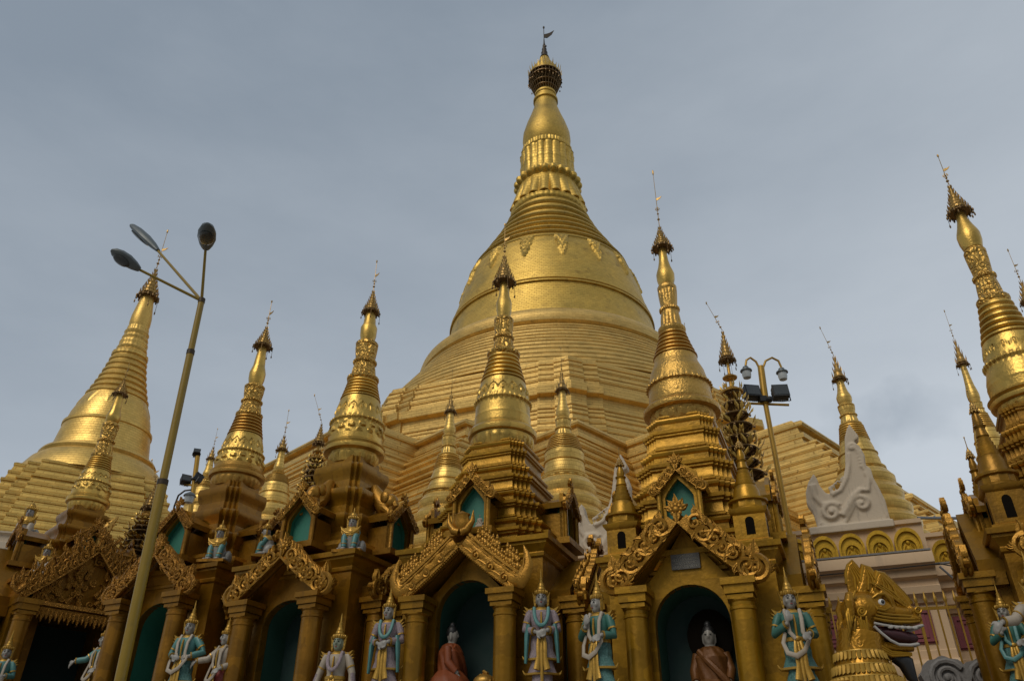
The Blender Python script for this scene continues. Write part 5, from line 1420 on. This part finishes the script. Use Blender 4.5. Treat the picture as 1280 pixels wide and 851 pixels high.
        b.tube(pts, [.024, .03, .034, .034, .03, .026, .02], 8, flat=(1, .45, 1))
    b.build('scarf', M[scarf], root)
    return root

statue('lilac robed statue with clasped hands facing straight out, right of the central arch', 676, 711, 10.38, .98, R(-4), 'clasp', 'lilac', 'aqua', 'lilac', zf=i4['zf'])
statue('lilac robed statue with clasped hands, left of the central shrine arch, its face turned aside', 490, 729, 11.0, .97, R(-12), 'clasp', 'lilac', 'aqua', 'lilac', zf=i4['zf'], turn=R(-12))
statue('green robed statue in profile looking left, by the left column of the largest shrine', 745, 715, 9.75, .97, R(-38), 'bless', 'green', 'cream', 'aquap', zf=i5['zf'], turn=R(-20), scarf_style='X')
statue('green robed statue with one palm raised, on the right corner of the largest shrine', 979, 708, 9.25, .98, R(-10), 'bless', 'green', 'cream', 'aquap', zf=i5['zf'], turn=R(4), scarf_style='X')
statue('green faced statue in cream and gold armour with arms hanging, below the carved bell shrine', 428, 766, 10.9, .97, R(-12), 'hang', 'cream', 'lilac', 'trim', skin='skin_g', zf=i3['zf'], scarf_style='U')
statue('pale statue in red skirt reaching an arm left, between two arched doorways', 290, 765, 12.0, .93, R(-35), 'reach', 'cream', 'cream', 'red', zf=i3['zf'], turn=R(-15), scarf_style='X')
statue('teal robed statue with hand on hip, right of the blue green doorway', 246, 750, 12.15, 1.0, R(-14), 'akimbo', 'aqua', 'cream', 'aquap', zf=i2['zf'], turn=R(6), scarf_style='X')
statue('teal robed statue reaching an arm left before the fringed dark opening', 140, 770, 13.3, .95, R(-30), 'reach', 'aqua', 'cream', 'trim', zf=i2['zf'], turn=R(-22), scarf_style='X')
statue('teal robed statue with raised hand at the far left corner', 18, 787, 14.0, .93, R(10), 'bless', 'aqua', 'cream', 'trim', zf=i1['zf'], turn=R(15), scarf_style='X')
statue('cream lattice sleeved statue cropped by the right edge of the picture', 1276, 688, 8.55, 1.05, R(-30), 'reach', 'cream', 'cream', 'cream', zf=i6['zf'], turn=R(-20), scarf_style='X')
statue('small teal statue looking down beside the right edge shrine column', 1243, 730, 9.35, .82, R(-30), 'bless', 'green', 'aqua', 'aquap', zf=i6['zf'], turn=R(-15), scarf_style='X')

# ------------------------------------------------------------------ seated lion bodied guardians
def guardian(label, px, ybase, Y, h, rz, legs='aqua', top='trim', skin='skin'):
    p = at(px, ybase, Y); s = h / .80
    root = thing('guardian_statue', label, 'statue', p, rz, 'crouching guardian statues'); root.scale = (.82, .9, 1.04)
    S_ = Matrix.Scale(s, 4)
    b = MB(); b.T = S_
    hc = Vector((0, -.05, .50))
    b.ell(hc, (.084, .094, .108), 14, 10); b.ell(hc + Vector((0, -.035, -.055)), (.05, .05, .05), 10, 8)
    b.tube([hc + Vector((0, -.084, .03)), hc + Vector((0, -.104, -.018)), hc + Vector((0, -.09, -.03))], [.012, .017, .013], 6)
    for q in (-1, 1): b.ell(hc + Vector((q * .084, .01, -.02)), (.014, .026, .05), 8, 6)
    b.tube([(0, .06, .05), (0, .03, .18), (0, -.01, .32), (0, -.03, .42), (0, -.045, .47)], [.17, .16, .14, .09, .05], 14)
    for q in (-1, 1):
        b.ell((q * .20, .10, .10), (.095, .16, .13), 12, 8, rot=Matrix.Rotation(q * .3, 3, 'Z'))
        b.ell((q * .23, -.08, .035), (.06, .11, .038), 10, 6)
        b.tube([(q * .12, -.02, .36), (q * .12, -.12, .22), (q * .10, -.16, .04)], [.06, .058, .05], 10)
        b.ell((q * .10, -.19, .03), (.055, .07, .032), 10, 6)
        for i in range(3): b.ell((q * .10 + (i - 1) * .033, -.245, .022), (.016, .025, .02), 6, 5)
    bd = b.build('body', M[skin], root); remesh(bd, .012 * s, 2)
    head_parts(root, hc * s, s, skin, 'trim', .62)
    b = MB(); b.T = S_
    for q in (-1, 1): b.tube([(q * .12, -.03, .35), (q * .12, -.125, .22), (q * .105, -.165, .055)], [.068, .066, .058], 12)
    b.build('leggings', M[legs], root)
    b = MB(); b.T = S_
    for q in (-1, 1):
        for k in range(3):                       # layered pointed collar wings
            o = .03 * k
            pts = [(.0, .375 - o * 1.2), (.07, .395 - o), (.15, .385 - o), (.225 - .02 * k, .425 - o * 1.3), (.185 - .015 * k, .335 - o), (.09, .285 - o), (.0, .26 - o)]
            pp = [(q * x, z) for x, z in pts]
            b.prism(pp if q < 0 else pp[::-1], -.155 + .02 * k, -.11)
            b.tube([(q * .02, -.16 + .02 * k, .30 - o), (q * .10, -.16 + .02 * k, .315 - o), (q * .18, -.16 + .02 * k, .36 - o), (q * .215, -.155 + .02 * k, .41 - o)], [.010, .012, .010, .004], 5)
        for z in (.12, .19, .26): b.lathe([(.066, z - .008), (.071, z), (.066, z + .008)], 12, c=(q * .112, -.155 + (z - .1) * .35, 0))
    b.lathe([(.15, .33), (.13, .39), (.085, .44), (.06, .455)], 20, c=(0, -.02, 0))
    b.build('collar', M[top], root)
    b = MB(); b.T = S_; b.box((0, .0, -.02), (.62, .58, .045)); b.box((0, 0, .0), (.56, .52, .03)); b.build('slab', M['paint_r'], root)
    return root
guardian('crouching guardian with teal leggings on the corner above the hand on hip statue', 270, 703, 12.75, .70, R(-6))
guardian('crouching guardian in profile beside the small gold gable, facing left', 331, 697, 13.1, .66, R(-75))
guardian('crouching guardian with teal leggings on the corner ledge of the carved bell shrine', 438, 691, 11.55, .68, R(-8))
guardian('pale crouching guardian with gold collar on the corner ledge of the far left shrine', 50, 722, 14.95, .72, R(10), legs='cream')
wb = at(16, 676, 19.0)
t = thing('white_pedestal', 'stepped white stucco pedestal behind the far left shrine', 'pedestal', (wb.x, wb.y, 0), R(15))
b = MB(); b.sweep(SQ, [(.9, 0), (.9, wb.z - .5), (1.0, wb.z - .45), (1.0, wb.z - .3), (.85, wb.z - .25), (.85, wb.z - .1), (.92, wb.z - .06), (.92, wb.z - .025)]); b.build('block', M['white'], t)
guardian('large cream guardian with gold crown seated on the white pedestal', 28, 674, 18.7, .98, R(12), legs='cream')

# ------------------------------------------------------------------ seated Buddhas in the niches
def buddha(label, loc, rz, s, robe, halo=False, skin='skin'):
    root = thing('buddha_statue', label, 'statue', loc, rz); root.scale = (.84, .84, 1)
    S_ = Matrix.Scale(s, 4)
    b = MB(); b.T = S_
    hc = Vector((0, -.02, .80))
    b.ell(hc, (.088, .1, .12), 14, 10); b.ell(hc + Vector((0, .0, .12)), (.05, .05, .05), 10, 8); b.ell(hc + Vector((0, -.03, -.06)), (.056, .058, .056), 10, 8)
    b.tube([hc + Vector((0, -.09, .03)), hc + Vector((0, -.112, -.02)), hc + Vector((0, -.095, -.03))], [.012, .018, .013], 6)
    for q in (-1, 1):
        b.ell(hc + Vector((q * .09, .01, -.03)), (.014, .026, .07), 8, 6)
        b.tube([(q * .19, 0, .58), (q * .25, -.03, .38), (q * .22, -.2, .24)], [.06, .05, .04], 10); hand(b, (q * .22, -.2, .24), (-.2 * q, -.5, -.8), 1.1, .4, q)
        b.tube([(0, .05, .1), (q * .28, -.10, .10), (q * .05, -.27, .07)], [.13, .11, .07], 10)
    b.tube([(0, .03, .08), (0, .02, .3), (0, 0, .5), (0, 0, .6), (0, -.01, .72)], [.2, .165, .19, .12, .055], 14)
    bd = b.build('body', M[skin], root); remesh(bd, .014 * s, 2)
    b = MB()
    for q in (-1, 1): b.ell((q * .036 * s, -.115 * s, .812 * s), (.02 * s, .008 * s, .006 * s), 8, 5)
    b.build('eyes', M['black'], root)
    b = MB(); b.T = S_; b.ell(hc + Vector((0, .012, .035)), (.093, .10, .105), 14, 10); b.ell(hc + Vector((0, .005, .13)), (.055, .055, .055), 10, 8); b.build('hair', M['black'], root)
    b = MB(); b.T = S_
    fold = lambda a, t, r, z: .012 * math.sin(a * 9 + z * 22)
    b.lathe(fine([(.40, .02), (.43, .10), (.36, .2), (.235, .3), (.232, .45), (.24, .55), (.16, .65), (.10, .68)], 4), 48, mod=fold, sy=.9)
    for q in (-1, 1): b.tube([(q * .19, 0, .59), (q * .255, -.03, .4), (q * .23, -.17, .27)], [.075, .07, .06], 12)
    b.tube([(-.16, -.10, .62), (-.02, -.21, .48), (.15, -.22, .32), (.25, -.2, .2)], [.04, .045, .05, .05], 8)
    b.build('robe', M[robe], root)
    b = MB(); b.T = S_; b.lathe([(.44, -.2), (.46, -.15), (.38, -.1), (.45, -.02), (.44, .03), (.3, .04)], 32, mod=lambda a, t, r, z: .015 * abs(math.sin(a * 12)), sy=.85); b.build('lotus_seat', M['trim'], root)
    if halo:
        b = MB(); b.T = S_; b.lathe([(.30, -.02), (.33, 0), (.30, .02)], 40)
        for v in range(len(b.v)): x, y, z = b.v[v]; b.v[v] = (x, z + .14 * s, y + .82 * s)
        b.build('halo', M['void'], root)
    return root
p = at(893, 851, 10.22)
buddha('seated Buddha in gold brown robe with a dark round halo, inside the largest arch', (p.x, p.y, at(890, 775, 10.22).z - .99 * 1.02), R(-20), 1.02, 'rust', True)
p = at(562, 851, 11.15)
buddha('seated Buddha in bright orange robe turned to the right, inside the central arch', (p.x, p.y, at(570, 775, 11.2).z - .99 * .95), R(78), .92, 'orange')
p = at(600, 661, 11.08)
buddha('tiny pale seated Buddha in the upper green niche of the central shrine', p, R(-22), .24, 'cream')

# ------------------------------------------------------------------ dragon-lion (chinthe)
CY = 8.5
cp = at(1090, 775, CY); KS = scale_at(1090, 775, CY) / 4.035
ch = thing('chinthe', 'gold dragon lion with open jaws, white teeth and swept flame crest, facing right', 'statue', (cp.x, cp.y, 0), R(-8))
def cz(zx, zy):                                     # crop coordinates -> local x, z, with the view's lean taken out
    lean = .235
    return ((zx - 363) * KS - ((545 - zy) * KS) * -lean * 1.0, cp.z + (545 - zy) * KS * 1.10)
b = MB()
def el(zx, zy, y, rx, ry, rz_, ang=0):
    x, z = cz(zx, zy); b.ell((x, y, z), (rx * KS, ry * KS, rz_ * KS), 20, 14, rot=Matrix.Rotation(ang, 3, 'Y'))
rb = MB()
def rg(path, rad): tb(path, [q * 1.25 for q in rad], seg=8, dst=rb)
def tb(path, rad, y=0, flat=None, seg=12, dst=None):
    pts = []
    for q in path:
        x, z = cz(q[0], q[1]); pts.append((x, (q[2] if len(q) > 2 else y) * KS, z))
    (dst or b).tube(pts, [r_ * KS for r_ in rad], seg, flat=flat)
el(320, 500, 0, 105, 100, 90); el(395, 500, 0, 95, 88, 70, .25); el(470, 520, 0, 90, 66, 42, .12)          # skull, face, muzzle
el(545, 545, 0, 55, 52, 26, .08); el(555, 515, 0, 34, 42, 24)                                              # upper lip, nose
el(300, 580, 0, 85, 92, 70); tb([(330, 640), (400, 660), (480, 672), (555, 668)], [70, 58, 46, 30], flat=(1, .9, .5))  # cheek, lower jaw
for sgn in (-1, 1):
    tb([(355, 470, sgn * 62), (395, 438, sgn * 74), (440, 462, sgn * 66), (460, 500, sgn * 55)], [12, 17, 14, 8])      # brow
    rg([(345, 462, sgn * 74), (372, 446, sgn * 84), (405, 446, sgn * 82), (430, 470, sgn * 78), (445, 500, sgn * 72)], [4, 7, 7, 6, 3])
    rg([(350, 490, sgn * 88), (368, 512, sgn * 90), (400, 518, sgn * 86), (430, 506, sgn * 80)], [4, 6, 6, 3])
    for k in range(3):
        rg([(350 + 8 * k, 552 - 13 * k, sgn * (93 - k)), (400, 562 - 14 * k, sgn * (88 - 2 * k)), (450, 566 - 15 * k, sgn * (72 - 3 * k)), (520, 566 - 14 * k, sgn * (60 - 5 * k)), (580, 560 - 10 * k, sgn * (42 - 5 * k))], [4, 6, 6, 6, 3])
        rg([(300 - 12 * k, 560 - 4 * k, sgn * 94), (318 - 8 * k, 615 + 8 * k, sgn * 90), (370 - 4 * k, 658 + 9 * k, sgn * 74), (440, 690 + 8 * k, sgn * 52), (540, 694 + 4 * k, sgn * 32)], [5, 7, 7, 6, 3])
    tb([(235, 440, sgn * 84), (228, 480, sgn * 100), (240, 530, sgn * 96), (225, 580, sgn * 92)], [20, 24, 20, 8])     # ear flame
    for k in range(4): rg([(262 - 8 * k, 430 + 8 * k, sgn * 88), (236 - 6 * k, 478 + 20 * k, sgn * 108), (250 - 6 * k, 540 + 22 * k, sgn * 102), (232 - 4 * k, 585 + 24 * k, sgn * 100)], [4, 7, 6, 2])
    for i in range(3): rg([(262 + 26 * i, 540, sgn * (93 - 2 * i)), (258 + 30 * i, 600, sgn * (95 - 3 * i)), (290 + 40 * i, 655, sgn * (86 - 6 * i))], [4, 7, 3])
    for k in range(3): rg([(345 + 26 * k, 380 + 6 * k, sgn * (36 + 2 * k)), (405 + 26 * k, 420 + 6 * k, sgn * (47 - k)), (470 + 18 * k, 464 + 6 * k, sgn * (42 - 3 * k)), (537 + 4 * k, 506 - 4 * k, sgn * (28 - 5 * k))], [2, 5, 5, 2])
    pts_ = []
    for i in range(22):
        t_ = i / 21; an = 4.6 * PI * t_ * .8; r_ = 24 * (1 - .85 * t_)
        pts_.append((292 + r_ * math.cos(an), 520 + r_ * math.sin(an), sgn * (92 + 4 * t_)))
    rg(pts_, [5] * 22)
    el(545, 503, sgn * 24 * KS, 16, 16, 16); el(572, 514, sgn * 24 * KS, 18, 16, 16); el(520, 520, sgn * 40 * KS, 26, 18, 20)
    pts_ = [(575 + 15 * math.cos(k * .6), 512 + 13 * math.sin(k * .6), sgn * 40) for k in range(10)]
    rg(pts_, [4] * 10)
def plate(pts, w_, off=0):
    P = [cz(*q) for q in pts]
    b.prism(P[::-1], (off - w_) * KS, (off + w_) * KS)
def crest(pts, w_, n_ridge, spine):
    """a swept flame plate, thick at the root and thin at the edge, with rolled rim"""
    plate(pts, w_)
    rim = pts[1:-2]
    tb([(q[0], q[1]) for q in rim], [w_ * .75] * len(rim), flat=(1, 1.15, 1), seg=10, dst=rb)
    for k in range(n_ridge):
        u = (k + 1) / (n_ridge + 1)
        for sgn in (-1, 1):
            a_, b_, c_, d_ = spine
            L = lambda p_, q_: (p_[0] + (q_[0] - p_[0]) * u, p_[1] + (q_[1] - p_[1]) * u)
            p0, p1 = L(a_, b_), L(c_, d_)
            tb([(p0[0], p0[1], sgn * w_ * .95), ((p0[0] + p1[0]) / 2 + 8, (p0[1] + p1[1]) / 2 - 6, sgn * w_ * 1.05), (p1[0], p1[1], sgn * w_ * 1.2)], [3, 6, 7], seg=6, dst=rb)
crest([(248, 425), (240, 380), (236, 330), (246, 292), (266, 272), (286, 296), (312, 335), (345, 375), (385, 425), (330, 445)], 13, 4, ((242, 300), (275, 290), (262, 415), (370, 430)))
crest([(292, 415), (310, 370), (317, 330), (322, 300), (345, 311), (378, 348), (410, 388), (450, 440), (370, 450)], 24, 3, ((320, 310), (352, 325), (310, 405), (430, 440)))
crest([(355, 430), (376, 395), (386, 360), (394, 338), (414, 345), (455, 385), (505, 435), (545, 482), (530, 500), (430, 480)], 33, 3, ((392, 348), (425, 362), (375, 420), (520, 480)))
tb([(305, 600), (308, 700), (335, 800), (385, 930), (400, 1200)], [108, 114, 150, 205, 240], seg=28)                  # neck into chest
tb([(340, 1150), (200, 1350), (100, 1700), (60, 2100)], [230, 260, 270, 240], seg=24)                               # seated trunk
for sgn in (-1, 1):
    tb([(420, 1050, sgn * 130), (440, 1400, sgn * 150), (440, 2050, sgn * 150)], [120, 90, 80]); el(470, 2090, sgn * 150 * KS, 130, 80, 50)
    el(60, 1950, sgn * 190 * KS, 230, 120, 220)
body = b.build('body', M['beast'], ch); remesh(body, .010, 3)
rb.build('face_carving', M['paint_y'], ch)
b = MB()                                            # neck collar of overlapping plates
def ringrow(zx, zy, rx, n, hgt, wd, dz=0):
    x0, z0 = cz(zx, zy)
    b.lathe([(rx * KS * .99, z0 + hgt * KS * .9), (rx * KS * 1.03, z0 + hgt * KS * 1.0), (rx * KS * 1.02, z0 + hgt * KS * 1.15), (rx * KS * .96, z0 + hgt * KS * 1.2)], 40, c=(x0, 0, 0), sy=1.0)
    for i in range(n):
        a = 2 * PI * i / n
        c = Vector((math.cos(a), math.sin(a), 0)); tg = Vector((-c.y, c.x, 0)) * wd * KS
        p0 = Vector((x0, 0, z0)) + c * rx * KS; up = Vector((0, 0, hgt * KS))
        b.add([p0 - tg + up, p0 + tg + up, p0 + tg * .95 + c * 10 * KS - up * .1, p0 + c * 16 * KS - up * .35, p0 - tg * .95 + c * 10 * KS - up * .1, p0 + up + c * 10 * KS], [(0, 4, 5), (4, 3, 5), (3, 2, 5), (2, 1, 5), (1, 0, 5), (0, 1, 2, 3, 4)])
ringrow(308, 715, 116, 34, 30, 10); ringrow(322, 775, 136, 38, 32, 11); ringrow(340, 830, 160, 42, 36, 12)
for k in range(4): ringrow(360 + 8 * k, 880 + 48 * k, 190 + 12 * k, 50, 40, 13)
x0, z0 = cz(305, 775)
for zz, r_ in ((748, 124), (758, 127), (812, 148)):
    x0, z0 = cz(308, zz); b.lathe([(r_ * KS, z0 - .012), (r_ * KS * 1.05, z0), (r_ * KS, z0 + .012)], 40, c=(x0, 0, 0))
b.build('mane_collar', M['picket'], ch)
b = MB()
def tooth_line(path, rad):
    for sgn in (-1, 1):
        pts = []
        for zx, zy, y in path: x, z = cz(zx, zy); pts.append((x, sgn * y * KS, z))
        b.tube(pts, [rad * KS] * len(pts), 8)
tooth_line([(352, 572, 88), (385, 578, 84), (430, 584, 76), (480, 588, 66), (540, 590, 56), (590, 578, 40), (606, 572, 0)], 6)
tooth_line([(352, 585, 86), (385, 612, 80), (430, 642, 68), (475, 660, 54), (530, 662, 46), (570, 655, 30), (582, 652, 0)], 7)
for i in range(5):
    for sgn in (-1, 1):
        x, z = cz(430 + 30 * i, 584 + .6 * i); b.ell((x, sgn * (77 - 5 * i) * KS, z - 5 * KS), (14 * KS, 6 * KS, 8 * KS), 8, 6)
b.build('teeth', M['tooth'], ch)
b = MB(); el(450, 612, 0, 105, 70, 34, .22); el(520, 622, 0, 60, 42, 30, .12); b.build('mouth', M['mouth'], ch)
for sgn in (-1, 1):
    x, z = cz(390, 482); b = MB(); b.ell((x, sgn * 78 * KS, z), (17 * KS, 18 * KS, 17 * KS), 18, 12); ey = b.build('eye', M['eye_w'], ch)
    b = MB(); b.ell((x + 2 * KS, sgn * 90 * KS, z), (10 * KS, 9 * KS, 10 * KS), 14, 10); b.build('pupil', M['black'], ey)
b = MB(); tb([(470, 700), (520, 730), (545, 790), (575, 820)], [34, 40, 26, 6]); b.build('beard', M['black'], ch)

# ------------------------------------------------------------------ offerings in the central arch
p = at(606, 846, 10.75)
t = thing('offering_bowl', 'gold footed offering bowl heaped with gilt flowers, inside the central arch', 'bowl', (p.x, p.y, i4['zf']))
zb = p.z - i4['zf'] - .12
b = MB(); b.lathe([(.16, 0), (.16, .05), (.06, .1), (.05, zb - .12), (.10, zb - .06), (.17, zb), (.18, zb + .04), (.15, zb + .05)], 24); b.build('bowl', M['trim'], t)
b = MB(); rn = random.Random(8); b.ell((0, 0, zb + .06), (.15, .15, .10), 12, 8)
for i in range(40):
    an = rn.uniform(0, 6.28); q = rn.uniform(0, .15); b.ell((q * math.cos(an), q * math.sin(an), zb + .05 + (.16 - q) * rn.uniform(.3, 1.0)), (.025, .025, .02), 6, 5)
b.build('flowers', M['leaf_old'], t)
